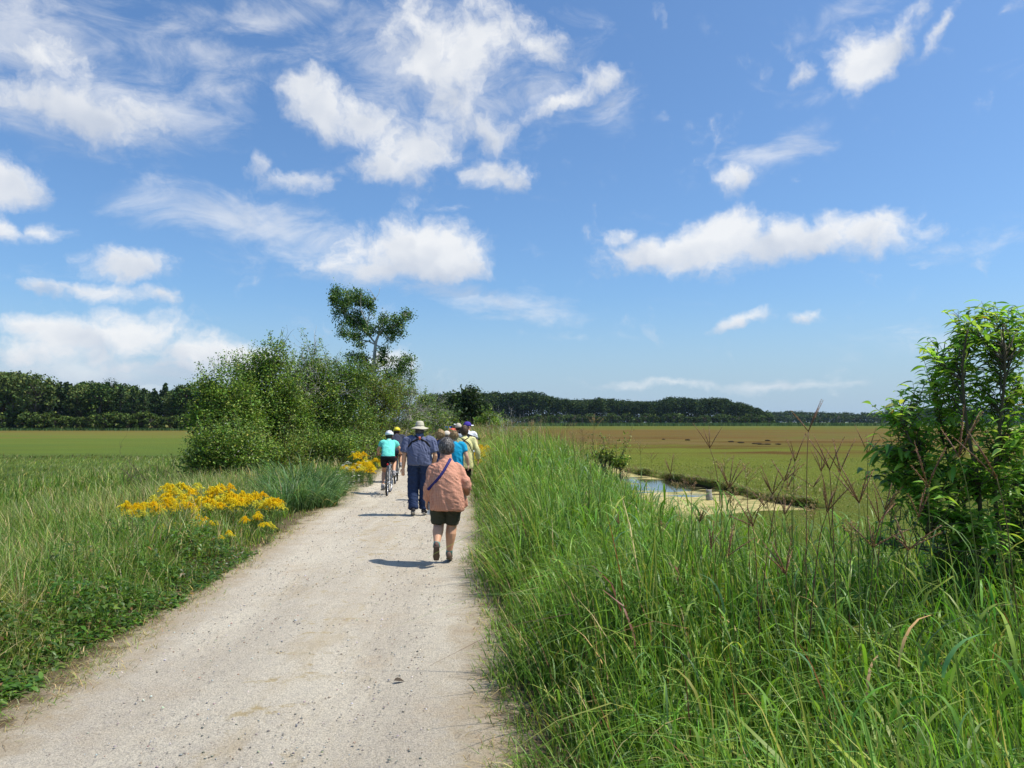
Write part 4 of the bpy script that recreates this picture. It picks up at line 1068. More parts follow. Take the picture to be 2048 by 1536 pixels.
def G_top(rings, mat, sl=None, name='shirt', wr=.012, extra=(), straps=(), seed=1, sr=(.078, .072, .064), collar=None, pw=2.3, wdir=(1, .35)):
    """rings: (x, y, z, rx, ry) from hem to neck; sl = how far down the arm the sleeve reaches (0-1 upper arm, 1-2 forearm)"""
    def f(c):
        J = c['J']; P = [r[:3] for r in rings]; Q = [(r[3], r[4]) for r in rings]
        ps = [tube(P, Q, 28, side=(1, 0, 0), cap=False, sub=4, pw=pw)]+list(extra)
        for k in 'lr':
            S, E, Wr = (np.array(J[k+x], float) for x in ('sh', 'el', 'wr')); top = np.array(rings[-3][:3])
            pts = [top*.45+S*.55, S]; rr = [sr[0]*1.05, sr[0]]
            if sl <= 1: pts += [S+(E-S)*sl*.5, S+(E-S)*sl]; rr += [sr[1]*1.02, sr[1]]
            else: pts += [(S+E)/2, E, E+(Wr-E)*(sl-1)]; rr += [sr[0]*.9, sr[1], sr[2]]
            ps.append(tube(pts, rr, 14, cap=False, sub=3))
        me = fuse(ps, c['vox'], int(.12/c['vox']), wr, seed=seed, wdir=wdir)
        o = obj(name, me, mat, c['root'])
        bvh = BVHTree.FromPolygons([v.co.copy() for v in me.vertices], [tuple(p.vertices) for p in me.polygons])
        for s in straps: strap(s[0], s[1], bvh, s[2], c['root'], s[3] if len(s) > 3 else 'strap')
        if collar:
            t_ = np.array(rings[-1][:3]); obj('collar', mk_mesh('collar', *tube([t_-[0, .0, .03], t_+[0, -.008, .028]], [(.078, .075), (.07, .066)], 20, side=(1, 0, 0), cap=False), smooth=True), mat, o)
        return o
    return f
def G_legs(mat, reach, r, hipr=(.17, .13), name='trousers', wr=.012, hem=None, seed=3, waist=None):
    """reach 0-1 thigh, 1-2 shin"""
    def f(c):
        J = c['J']; pel = np.array(J['spine'][0], float); wz = waist or .12
        ps = [tube([pel-[0, 0, .06], pel+[0, 0, wz*.4], pel+[0, 0, wz]], [(hipr[0]*.92, hipr[1]*.9), hipr, (hipr[0]*.93, hipr[1]*.93)], 24, side=(1, 0, 0), cap=False, sub=3, pw=2.3)]
        for k in 'lr':
            Hp, K, A = (np.array(J[k+x], float) for x in ('hip', 'kn', 'an')); pts = [Hp+[0, 0, .04], Hp]; rr = [r[0], r[0]]
            if reach <= 1: pts += [Hp+(K-Hp)*reach*.55, Hp+(K-Hp)*reach]; rr += [(r[0]+r[1])/2, r[1]]
            else: pts += [(Hp+K)/2, K, (K+A)/2, K+(A-K)*(reach-1)]; rr += [r[0]*.9, r[1], r[1]*.92, r[2]]
            ps.append(tube(pts, rr, 16, cap=False, sub=3))
        return obj(name, fuse(ps, c['vox'], 3, wr, seed=seed, wdir=(.5, 1)), mat, c['root'])
    return f
def G_shoes(mat, sole, sock=None, name='shoe', sh=.07):
    def f(c):
        J = c['J']
        for k in 'lr':
            A, T = np.array(J[k+'an'], float), np.array(J[k+'toe'], float)
            shoe(c['root'], A-[0, 0, .02], T, mat, sole, name, J.get('shoe', 1.0))
            if sock:
                K = np.array(J[k+'kn'], float); d = (K-A)/np.linalg.norm(K-A)
                obj('sock', mk_mesh('sock', *tube([A-d*.01, A+d*sh*.6, A+d*sh], [.047, .043, .046], 14, cap=False), smooth=True), sock, c['root'])
    return f
def G_cap(mat, brim, yaw=0, s=1.0, size=1.0):
    def f(c):
        M = np.array(Matrix.Rotation(yaw, 3, 'Z')) @ c['M']; h = c['hd']; k = .1*c['J'].get('hs', 1)*size
        V, F = lathe([(.0, 1.28), (.3, 1.25), (.62, 1.08), (.88, .78), (1.0, .35), (1.02, .0), (.97, .0)], 26); V = V*[.93*k, 1.12*k, .98*k]+[0, -.01, .01]
        o = obj('cap', mk_mesh('cap', V @ M.T+h, F, smooth=True), mat, c['root'])
        V, F = ellip((0, 0, 0), (.078, .085, .010), 22, 8); V[:, 2] += .02-V[:, 0]**2*3; V += [0, .115, .012]
        obj('visor', mk_mesh('visor', V @ M.T+h, F, smooth=True), brim, o)
    return f
def G_bucket(mat, band=None, bw=.172, ch=.12):
    def f(c):
        h, M = c['hd'], c['M']
        def wave(V):
            r = np.hypot(V[:, 0], V[:, 1]); a = np.arctan2(V[:, 1], V[:, 0]); k = sstep(.1, bw, r)
            V[:, 2] += k*(.014*np.cos(2*a)+.008*np.sin(3*a+1)-.0); V[:, 1] *= 1.06; return V
        V, F = lathe([(0, ch), (.04, ch), (.066, ch-.012), (.079, ch-.04), (.086, .03), (.092, .008), (.12, -.006), (bw*.88, -.026), (bw, -.036), (bw, -.042), (bw*.85, -.034), (.12, -.014), (.088, -.004), (.084, .02)], 44, fn=wave)
        o = obj('hat', mk_mesh('hat', (V+[0, -.008, .055]) @ M.T+h, F, smooth=True), mat, c['root'])
        if band:
            V, F = lathe([(.088, .012), (.0905, .014), (.089, .032), (.086, .034)], 36); V[:, 1] *= 1.06
            obj('hat_band', mk_mesh('hat_band', (V+[0, -.008, .057]) @ M.T+h, F, smooth=True), band, o)
    return f
def G_helmet(mat, vent):
    def f(c):
        h, M = c['hd'], c['M']
        V, F = ellip((0, -.01, .045), (.105, .135, .095), 30, 20); V[:, 2] = np.where(V[:, 2] < .025, .025+(V[:, 2]-.025)*.25, V[:, 2])
        o = obj('helmet', mk_mesh('helmet', V @ M.T+h, F, smooth=True), mat, c['root'])
        ps = []
        for x, tl in ((-.07, .5), (-.035, .25), (0, 0), (.035, -.25), (.07, -.5)):
            for th in (-.9, -.35, .25, .8):
                q = np.array([x, -.01+math.sin(th)*.128*math.sqrt(1-(x/.108)**2), .045+math.cos(th)*.094*math.sqrt(1-(x/.108)**2)])
                ps.append(ellip(q, (.0085, .024, .008), 10, 6, rot=(-th, 'X')))
        V, F = merge(ps); obj('helmet_vents', mk_mesh('helmet_vents', V @ M.T+h, F, smooth=True), vent, o)
    return f
def cloth(name, col, rough=.85, b=.25, bs=60, noise=.08): return simple(name, col, rough, .15, noise=noise, nscale=8, bump=b, bscale=bs)
BLACK = simple('black_webbing', (.012, .012, .014), .8, .2); RUBBER = simple('rubber', (.03, .028, .027), .8, .2)
ORANGE = simple('orange_patch', (.75, .16, .07), .6, .3); DKSHOE = simple('dark_shoe', (.035, .033, .036), .8, .2, noise=.3); GREYSOLE = simple('grey_sole', (.35, .34, .32), .8, .2)
# plaid cloth
def plaid(name, base, line, k=52.0):
    m, t, out = new_mat(name); tcn = t.nodes.new('ShaderNodeTexCoord'); sp = t.nodes.new('ShaderNodeSeparateXYZ'); t.links.new(tcn.outputs['Object'], sp.inputs[0])
    def ln(v): return MRANGE(t, MATH(t, 'ABSOLUTE', MATH(t, 'SUBTRACT', MATH(t, 'FRACT', MATH(t, 'MULTIPLY', v, k)), .5)), .30, .42, 0, 1)
    a = ln(MATH(t, 'ADD', sp.outputs[0], MATH(t, 'MULTIPLY', sp.outputs[1], .6))); b = ln(sp.outputs[2])
    c = MIX(t, MATH(t, 'MULTIPLY', MATH(t, 'ADD', a, b), .42), base, line)
    bs = t.nodes.new('ShaderNodeBsdfPrincipled'); bs.inputs['Roughness'].default_value = .9; bs.inputs['Specular IOR Level'].default_value = .1; t.links.new(c, bs.inputs['Base Color'])
    bp = t.nodes.new('ShaderNodeBump'); bp.inputs['Strength'].default_value = .8; bp.inputs['Distance'].default_value = .02
    t.links.new(NOISE(t, tcn.outputs['Object'], 34, 5, .65, .8), bp.inputs['Height']); t.links.new(bp.outputs[0], bs.inputs['Normal']); t.links.new(bs.outputs[0], out.inputs[0]); return m
HEAD_Y = R(4)
# 1 the woman in the checked salmon shirt
q = G(888, 1130)
J1 = dict(head=(.025, .09, 1.435), hs=.97, htilt=-.3, bulk=1.12, legw=1.27, bvox=.006, spine=[(0, 0, .84), (0, 0, .98), (0, .0, 1.14), (.01, .03, 1.30)],
  lsh=(-.15, .01, 1.175), lel=(-.205, -.03, .96), lwr=(-.235, .05, .775), rsh=(.18, .01, 1.175), rel=(.295, -.03, .985), rwr=(.275, .17, .86), rhd=(-.5, .8, -.1), lhn=(.9, .2, 0), lht=-1, lcurl=.9, rcurl=.7,
  lhip=(-.075, 0, .82), lkn=(-.075, .06, .47), lan=(-.095, -.22, .25), ltoe=(-.10, -.11, .085), rhip=(.125, 0, .82), rkn=(.098, .10, .46), ran=(.066, .10, .10), rtoe=(.08, .29, .035))
BLUESTRAP = simple('blue_strap', (.03, .03, .15), .7, .2); GREYPR = simple('strap_print', (.35, .36, .55), .7, .2)
r1 = [(.04, 0, .665, .222, .185), (.04, 0, .70, .232, .19), (.035, -.01, .85, .228, .20), (.028, -.01, 1.0, .212, .19), (.022, 0, 1.12, .198, .165), (.02, .01, 1.20, .165, .13), (.02, .03, 1.27, .105, .09), (.025, .045, 1.335, .062, .060)]
w1 = person('stout person from behind in a salmon checked shirt and olive shorts, nearest walker', (q.x, q.y, 0.02), HEAD_Y, J1, [
  G_hair('short', hair_mat('grey_hair', (.045, .04, .038), (.27, .25, .235)), 3, 1.02),
  G_top(r1, plaid('salmon_check', (.65, .33, .225), (.44, .17, .11)), 1.86, wr=.013, seed=4, sr=(.074, .070, .060), collar=True, extra=[tube([(.2, .08, .95), (.25, .10, .80), (.285, .10, .70)], [(.06, .05), (.055, .035), (.04, .015)], 12, cap=True, sub=2)],
    straps=[([(.085, 1.315), (.045, 1.25), (-.01, 1.16), (-.09, 1.06), (-.17, .975), (-.215, .93)], .036, BLUESTRAP, 'shoulder_strap'), ([(-.018, 1.15), (-.075, 1.08)], .016, GREYPR, 'strap_print')]),
  G_legs(cloth('olive_shorts', (.055, .055, .035)), .90, (.122, .098), hipr=(.20, .155), name='shorts', waist=.06),
  G_shoes(simple('hiking_boot', (.13, .085, .07), .8, .2, noise=.4, nscale=40), simple('brown_sole', (.10, .075, .06), .9, .1, noise=.3), cloth('teal_sock', (.12, .30, .28)), 'boot', .095)], vox=.009)
bt = empty('water_bottle', (0, 0, 0)); w1.scale = (.94, 1, 1); wp = Matrix.Translation((q.x, q.y, .02)) @ Matrix.Rotation(HEAD_Y, 4, 'Z') @ Vector((-.185, .10, .60)); bt.location = wp
tag(bt, 'small clear bottle hanging in the left hand of the salmon shirt walker', 'bottle')
obj('bottle', mk_mesh('bottle', *lathe([(0, 0), (.03, .0), (.032, .02), (.03, .05), (.032, .11), (.014, .145), (.013, .15), (0, .15)], 16), smooth=True), simple('clear_plastic', (.75, .78, .80), .15, .6), bt)
obj('bottle_cap', mk_mesh('bottle_cap', *lathe([(0, .15), (.0145, .15), (.0145, .168), (0, .168)], 14)), simple('blue_cap', (.05, .12, .4), .5, .4), bt)

# 2 the tall man in the sun hat
q = G(838, 1033)
J2 = dict(shoe=1.15, head=(.0, .06, 1.615), htilt=-.1, bulk=1.2, legw=1.1, bvox=.0065, spine=[(0, 0, .98), (0, 0, 1.15), (0, 0, 1.33), (0, .02, 1.50)],
  lsh=(-.225, 0, 1.40), lel=(-.285, -.05, 1.13), lwr=(-.30, -.01, .895), rsh=(.225, 0, 1.40), rel=(.30, -.03, 1.13), rwr=(.27, .14, .95), lhd=(-.08, -.12, -1), lhn=(.5, .8, 0), lht=-1, lcurl=.35,
  lhip=(-.105, 0, .93), lkn=(-.115, .06, .50), lan=(-.105, -.10, .12), ltoe=(-.12, .05, .045), rhip=(.105, 0, .93), rkn=(.10, .05, .50), ran=(.085, .06, .095), rtoe=(.12, .24, .035))
r2 = [(0, 0, .95, .225, .16), (0, 0, .985, .232, .17), (0, -.005, 1.1, .235, .175), (0, -.01, 1.25, .235, .165), (0, 0, 1.36, .225, .145), (0, 0, 1.43, .18, .12), (0, .015, 1.485, .10, .085), (0, .03, 1.525, .07, .07)]
H1 = [([(.0, 1.465), (.045, 1.49), (.085, 1.515)], .026, BLACK, 'harness_strap'), ([(.0, 1.465), (-.045, 1.49), (-.085, 1.515)], .026, BLACK, 'harness_strap'), ([(0, 1.46), (.08, 1.42), (.15, 1.375), (.20, 1.30)], .036, BLACK, 'harness_strap'), ([(0, 1.46), (-.08, 1.42), (-.15, 1.375), (-.20, 1.30)], .036, BLACK, 'harness_strap'), ([(-.001, 1.49), (.001, 1.435)], .052, ORANGE, 'harness_patch')]
person('tall person in a khaki wide brimmed hat, slate blue shirt and blue jeans', (q.x, q.y, .02), HEAD_Y, J2, [
  G_hair('fringe', hair_mat('dark_grey_hair', (.05, .045, .04), (.18, .17, .16)), 5),
  G_bucket(simple('khaki_hat', (.50, .46, .35), .85, .15, noise=.12, nscale=14, bump=.2), simple('hat_band', (.30, .28, .21), .85, .1)),
  G_top(r2, cloth('slate_shirt', (.115, .13, .21), noise=.12), .78, wr=.018, seed=8, sr=(.098, .098, .08), straps=H1, collar=True, wdir=(1, .12)),
  G_legs(cloth('blue_jeans', (.022, .036, .082), noise=.35), 1.94, (.118, .098, .092), hipr=(.205, .15), name='jeans', wr=.018),
  G_shoes(DKSHOE, GREYSOLE)], vox=.010)

# 5-8 the walkers ahead
def std(H=1.65, wd=1.0, **k):
    s = H/1.7
    J = dict(head=(0, .04, 1.585*s), hs=min(1, .96*s), bulk=wd, spine=[(0, 0, .93*s), (0, 0, 1.08*s), (0, 0, 1.25*s), (0, .015, 1.42*s)], lsh=(-.175*wd, 0, 1.36*s), lel=(-.225*wd, -.03, 1.10*s), lwr=(-.22*wd, .06, .87*s), rsh=(.175*wd, 0, 1.36*s), rel=(.225*wd, -.03, 1.10*s), rwr=(.22*wd, .06, .87*s),
      lhip=(-.09, 0, .90*s), lkn=(-.09, .06, .48*s), lan=(-.09, -.14, .12*s), ltoe=(-.09, .02, .03), rhip=(.09, 0, .90*s), rkn=(.09, .10, .49*s), ran=(.09, .12, .09), rtoe=(.1, .3, .035))
    J.update(k); return J
def rings_std(H, wd, hem=.86, ry=.135):
    s = H/1.7
    return [(0, 0, hem*s, .175*wd, ry*wd), (0, 0, (hem+.04)*s, .18*wd, ry*1.05*wd), (0, 0, 1.08*s, .175*wd, ry*wd), (0, 0, 1.22*s, .18*wd, ry*wd), (0, 0, 1.33*s, .165*wd, ry*.88*wd), (0, 0, 1.385*s, .13*wd, ry*.7*wd), (0, .01, 1.425*s, .08, .07), (0, .02, 1.455*s, .062, .06)]
BLONDE = hair_mat('blonde_hair', (.22, .13, .05), (.62, .45, .22)); BLOND2 = hair_mat('light_brown_hair', (.18, .10, .04), (.52, .36, .18)); BROWN_H = hair_mat('brown_hair', (.06, .035, .02), (.20, .12, .07)); DARK_H = hair_mat('dark_hair', (.02, .015, .012), (.07, .05, .04))
DKPANT = cloth('dark_trousers', (.018, .017, .02)); TANPANT = cloth('tan_trousers', (.30, .25, .17)); NAVY = cloth('navy_top', (.03, .045, .11))
def walker(label, px, Y, H, wd, top, pants, extra, sl=.55, hem=.86, straps=(), vox=.014, group=None, yaw=HEAD_Y, skin=None, face=True, **k):
    x = pxX(px, Y)
    return person(label, (x, Y, .02), yaw, std(H, wd, **k), [G_top(rings_std(H, wd, hem), top, sl, straps=straps, seed=int(px) % 50, wr=.014), G_legs(pants, 1.93, (.098, .075, .07), hipr=(.165*wd, .125*wd), wr=.008), G_shoes(DKSHOE, GREYSOLE)]+extra, vox=vox, group=group, skin=skin, face=face)
walker('person with curly blonde hair in a navy top, walking right of the sun hat', 881, 17.6, 1.575, 1.0, NAVY, TANPANT, [G_hair('curly', BLONDE, 7)], skin=SKIN2)
walker('person in a pale cap showing a pink cheek, beside the curly blonde hair', 894.5, 18.6, 1.545, 1.0, cloth('grey_top', (.25, .26, .30)), DKPANT, [G_hair('fringe', BROWN_H, 9), G_cap(cloth('cream_cap', (.62, .54, .44)), cloth('cream_visor', (.66, .58, .48)))], hyaw=-1.0, skin=SKIN2)
walker('person with short light brown hair in a turquoise short sleeved top', 908, 17.0, 1.565, 1.16, cloth('turquoise_top', (.012, .30, .50), noise=.15), DKPANT, [G_hair('curly', BLOND2, 12, .93)], sl=.62, hem=.80, skin=SKIN2, rel=(.275, -.06, 1.03), rwr=(.315, .03, .83))
H2 = [([(.0, 1.315), (.07, 1.36), (.12, 1.385)], .022, BLACK, 'harness_strap'), ([(.0, 1.315), (-.07, 1.36), (-.12, 1.385)], .022, BLACK, 'harness_strap'), ([(0, 1.31), (.09, 1.25), (.14, 1.17), (.18, 1.05)], .02, BLACK, 'harness_strap'), ([(0, 1.31), (-.08, 1.25), (-.15, 1.19), (-.19, 1.12)], .02, BLACK, 'harness_strap'), ([(-.001, 1.335), (.001, 1.285)], .045, ORANGE, 'harness_patch')]
walker('person with brown hair in a pale yellow long sleeved shirt with crossed black straps', 929, 19.3, 1.65, 1.26, cloth('pale_yellow_shirt', (.66, .62, .29), noise=.08), DKPANT, [G_hair('bob', BROWN_H, 15)], sl=1.8, hem=.64, straps=H2, hs=1.0, rel=(.32, -.05, 1.06), rwr=(.345, .06, .80))
walker('person in a tan cap half hidden behind the pale yellow shirt', 917, 24.0, 1.70, 1.0, cloth('brown_top', (.12, .09, .07)), DKPANT, [G_hair('fringe', DARK_H, 17), G_cap(cloth('tan_cap', (.52, .45, .36)), cloth('tan_visor', (.48, .42, .34)))], hs=1.1)
walker('person in a white shirt and purple cap with a white visor, head turned right', 935.5, 22.5, 1.76, 1.15, cloth('white_shirt', (.74, .75, .78)), TANPANT, [G_hair('fringe', DARK_H, 19), G_cap(cloth('purple_cap', (.07, .045, .30)), cloth('white_visor', (.80, .80, .80)))], hyaw=-1.1, hs=1.05, straps=[([(-.02, 1.40), (.06, 1.33), (.14, 1.28), (.20, 1.25)], .03, BLACK, 'bag_strap'), ([(.03, 1.30), (.12, 1.22), (.20, 1.12)], .03, BLACK, 'bag_strap')])
tri = empty('folded_tripod', (0, 0, 0)); x0 = pxX(936, 21.9)
tri.location = (x0, 21.9, 1.0); tag(tri, 'black folded tripod carried slung behind the white shirt', 'tripod')
for dz, dx in ((0, 0), (.035, .01), (.015, -.02)):
    obj('tripod_leg', mk_mesh('tripod_leg', *tube([(-.22+dx, -.02, .48+dz), (.34+dx, .03, .28+dz)], [.016, .011], 8)), BLACK, tri)
obj('tripod_head', mk_mesh('tripod_head', *box((-.23, -.02, .50), (.07, .06, .08))), BLACK, tri)
GD_ = 'distant walkers at the head of the group'
walker('distant walker in a mid blue shirt and white cap, far left of the leading group', 876.5, 62, 1.52, 1.1, cloth('mid_blue', (.03, .12, .33)), DKPANT, [G_hair('fringe', DARK_H), G_cap(cloth('white_cap', (.75, .75, .72)), cloth('white_cap2', (.7, .7, .68)))], vox=.02, group=GD_, face=False, sl=.9)
walker('distant walker in a dark green top, second from the left of the leading group', 889, 56, 1.55, 1.15, cloth('dark_green', (.05, .07, .055)), DKPANT, [G_hair('fringe', BROWN_H), G_cap(cloth('pink_cap', (.55, .35, .32)), cloth('pink_cap2', (.7, .6, .58)))], vox=.02, group=GD_, face=False)
walker('distant walker in a bright royal blue top in the leading group', 896, 64, 1.62, 1.3, cloth('royal_blue', (.02, .07, .55)), DKPANT, [G_hair('bob', BROWN_H), ], vox=.02, group=GD_, face=False, sl=.9)
walker('distant walker in a dark blue top between the green and royal blue tops', 892.5, 72, 1.62, 1.0, NAVY, DKPANT, [G_hair('bob', DARK_H), ], vox=.02, group=GD_, face=False)
walker('distant walker in a coral top with long dark hair', 904.5, 58, 1.50, 1.2, cloth('coral_top', (.80, .17, .12)), TANPANT, [G_hair('long', DARK_H), ], vox=.02, group=GD_, face=False, hem=.75)
walker('distant walker in a black top and white cap, right of the coral top', 909.5, 66, 1.58, 1.0, cloth('black_top', (.02, .02, .022)), TANPANT, [G_hair('fringe', DARK_H), G_cap(cloth('white_cap3', (.78, .78, .76)), cloth('white_cap4', (.78, .78, .76)))], vox=.02, group=GD_, face=False)
walker('farthest distant walker in dark clothes, rightmost of the leading group', 914, 76, 1.66, 1.1, cloth('charcoal_top', (.03, .03, .035)), DKPANT, [G_hair('bob', DARK_H)], vox=.02, group=GD_, face=False)

# ---- bicycles and riders
STEEL = simple('bright_metal', (.55, .55, .56), .3, .6, metal=.9)
def bicycle(label, loc, yaw, fcol, steer=0.0):
    root = empty('bicycle', loc, yaw); tag(root, label, 'bicycle')
    fm = simple('frame_paint', fcol, .35, .5); rw = .335; ya, yf = -.46, .60
    def wheel(y, parent, rot=0):
        wl = obj('wheel', mk_mesh('wheel', *torus((0, 0, 0), rw-.028, .012, n=48), smooth=True), STEEL, parent)
        wl.location = (0, y, rw); wl.rotation_euler = (0, 0, rot)
        obj('tyre', mk_mesh('tyre', *torus((0, 0, 0), rw-.018, .021, n=48), smooth=True), RUBBER, wl)
        sp = [tube([(s*.025, 0, 0), (0, math.cos(a)*(rw-.03), math.sin(a)*(rw-.03))], [.0016, .0016], 4, cap=False) for k in range(24) for a, s in ((k*math.pi/12, 1 if k % 2 else -1),)]
        obj('spokes', mk_mesh('spokes', *merge(sp)), STEEL, wl)
        obj('hub', mk_mesh('hub', *tube([(-.05, 0, 0), (.05, 0, 0)], [.02, .02], 12)), STEEL, wl)
    wheel(ya, root); wheel(yf, root, steer)
    bb = (0, 0, .29); st = (0, -.14, .72); ht, hb = (0, .46, .86), (0, .50, .70)
    fr = [tube([bb, st], [.017, .016], 10), tube([st, ht], [.016, .016], 10), tube([bb, hb], [.02, .02], 10), tube([ht, hb], [.019, .019], 10)]
    for s in (-.055, .055): fr += [tube([(s, ya, rw), (s*.5, -.02, .29)], [.010, .011], 8), tube([(s, ya, rw), (s*.4, -.13, .70)], [.008, .009], 8)]
    obj('frame', mk_mesh('frame', *merge(fr), smooth=True), fm, root)
    fk = [tube([(s*.05, .505, .70), (s*.055, .56, .5), (s*.055, yf, rw)], [.012, .011, .009], 8) for s in (-1, 1)]+[tube([(-.05, .505, .70), (.05, .505, .70)], [.013, .013], 8)]
    obj('fork', mk_mesh('fork', *merge(fk), smooth=True), fm, root)
    obj('handlebar', mk_mesh('handlebar', *tube([(-.29, .38, .99), (-.16, .44, .99), (0, .47, .985), (.16, .44, .99), (.29, .38, .99)], [.012]*5, 8, sub=3), smooth=True), BLACK, root)
    obj('handlebar_stem', mk_mesh('handlebar_stem', *tube([(0, .46, .85), (0, .45, .96), (0, .47, .985)], [.014]*3, 8), smooth=True), BLACK, root)
    for s in (-1, 1): obj('grip', mk_mesh('grip', *tube([(s*.30, .375, .99), (s*.20, .425, .99)], [.017, .017], 10), smooth=True), RUBBER, root)
    obj('seat_post', mk_mesh('seat_post', *tube([(0, -.13, .68), (0, -.165, .84)], [.013, .013], 8)), STEEL, root)
    obj('saddle', mk_mesh('saddle', *tube([(0, -.30, .855), (0, -.22, .865), (0, -.12, .862), (0, -.02, .855)], [(.075, .025), (.085, .028), (.04, .025), (.02, .018)], 14, side=(1, 0, 0), sub=3), smooth=True), BLACK, root)
    obj('seat_bag', mk_mesh('seat_bag', *ellip((0, -.27, .79), (.045, .06, .045), 12, 8), smooth=True), BLACK, root)
    obj('rear_light', mk_mesh('rear_light', *ellip((0, -.335, .76), (.022, .012, .028), 10, 8), smooth=True), simple('red_reflector', (.6, .02, .02), .3, .5), root)
    obj('chainring', mk_mesh('chainring', *torus((.065, 0, .29), .085, .008, n=30, m=6)), STEEL, root)
    obj('chain', mk_mesh('chain', *merge([tube([(.065, 0, .375), (.065, ya, rw+.04)], [.005, .005], 4), tube([(.065, 0, .205), (.065, ya, rw-.04)], [.005, .005], 4)])), RUBBER, root)
    for s, dz in ((-1, -.17), (1, .17)):
        obj('crank', mk_mesh('crank', *tube([(s*.05, 0, .29), (s*.09, 0, .29+dz)], [.012, .010], 8)), STEEL, root)
        obj('pedal', mk_mesh('pedal', *box((s*.14, 0, .29+dz), (.09, .09, .022))), BLACK, root)
    return root
def rider(label, loc, yaw, top, shorts, extra, wd=1.0, skin=None, dz=0.0, sr=(.068, .062), sl=.45, shoe_m=None):
    J = dict(head=(0, .20, 1.44+dz), htilt=-.15, bulk=wd, bvox=.008, spine=[(0, -.20, .93), (0, -.15, 1.06), (0, .0, 1.20+dz*.6), (0, .10, 1.32+dz)],
      lsh=(-.165*wd, .07, 1.27+dz), lel=(-.27, .14, 1.10), lwr=(-.275, .33, 1.00), rsh=(.165*wd, .07, 1.27+dz), rel=(.27, .14, 1.10), rwr=(.275, .33, 1.00), lhd=(-.2, 1, -.15), rhd=(.2, 1, -.15), lhn=(0, 0, -1), rhn=(0, 0, -1), lht=-1, rht=1, lcurl=1.1, rcurl=1.1,
      lhip=(-.09, -.18, .90), lkn=(-.115, .16, .56), lan=(-.13, -.07, .20), ltoe=(-.135, .09, .155), rhip=(.09, -.18, .90), rkn=(.12, .27, .83), ran=(.135, -.07, .53), rtoe=(.135, .10, .49))
    rg = [(0, -.22, .90, .165*wd, .125*wd), (0, -.20, .95, .168*wd, .125*wd), (0, -.14, 1.06, .155*wd, .115), (0, -.03, 1.17+dz*.5, .16*wd, .115), (0, .05, 1.25+dz, .155*wd, .10), (0, .09, 1.29+dz, .12*wd, .08), (0, .11, 1.325+dz, .07, .06), (0, .125, 1.345+dz, .058, .055)]
    return person(label, loc, yaw, J, [G_top(rg, top, sl, name='shirt', wr=.010, sr=sr), G_legs(shorts, .52, (.10, .088), hipr=(.18*wd, .155), name='shorts', waist=.03, wr=.004), G_shoes(shoe_m or simple('grey_shoe', (.25, .24, .25), .8, .2, noise=.5, nscale=40), GREYSOLE, cloth('white_sock', (.7, .7, .7)), 'shoe', .06)]+extra, vox=.010, skin=skin)
q = G(772, 992); yb = R(5)
bicycle('grey bicycle ridden by the person in the mint green top', (q.x, q.y+.35, .0), yb, (.30, .31, .33), R(-6))
rider('cyclist in a mint green top, black shorts and a white helmet', (q.x, q.y+.35, .0), yb, cloth('mint_top', (.16, .66, .55)), cloth('black_shorts', (.015, .015, .02)), [G_hair('fringe', DARK_H), G_helmet(simple('white_helmet', (.82, .83, .84), .4, .4), BLACK)], wd=1.0)
q = G(789, 967)
bicycle('dark bicycle ridden by the person in the yellow helmet', (q.x, q.y+.3, .0), yb, (.03, .03, .04), R(4))
rider('cyclist in a dark navy shirt and a yellow helmet, ahead of the mint green one', (q.x, q.y+.3, .0), yb, cloth('charcoal_jersey', (.045, .05, .075)), cloth('navy_shorts', (.02, .025, .05)), [G_hair('fringe', DARK_H), G_helmet(simple('yellow_helmet', (.80, .68, .03), .4, .4), BLACK)], wd=1.15, dz=.06, sr=(.085, .08), sl=.6)
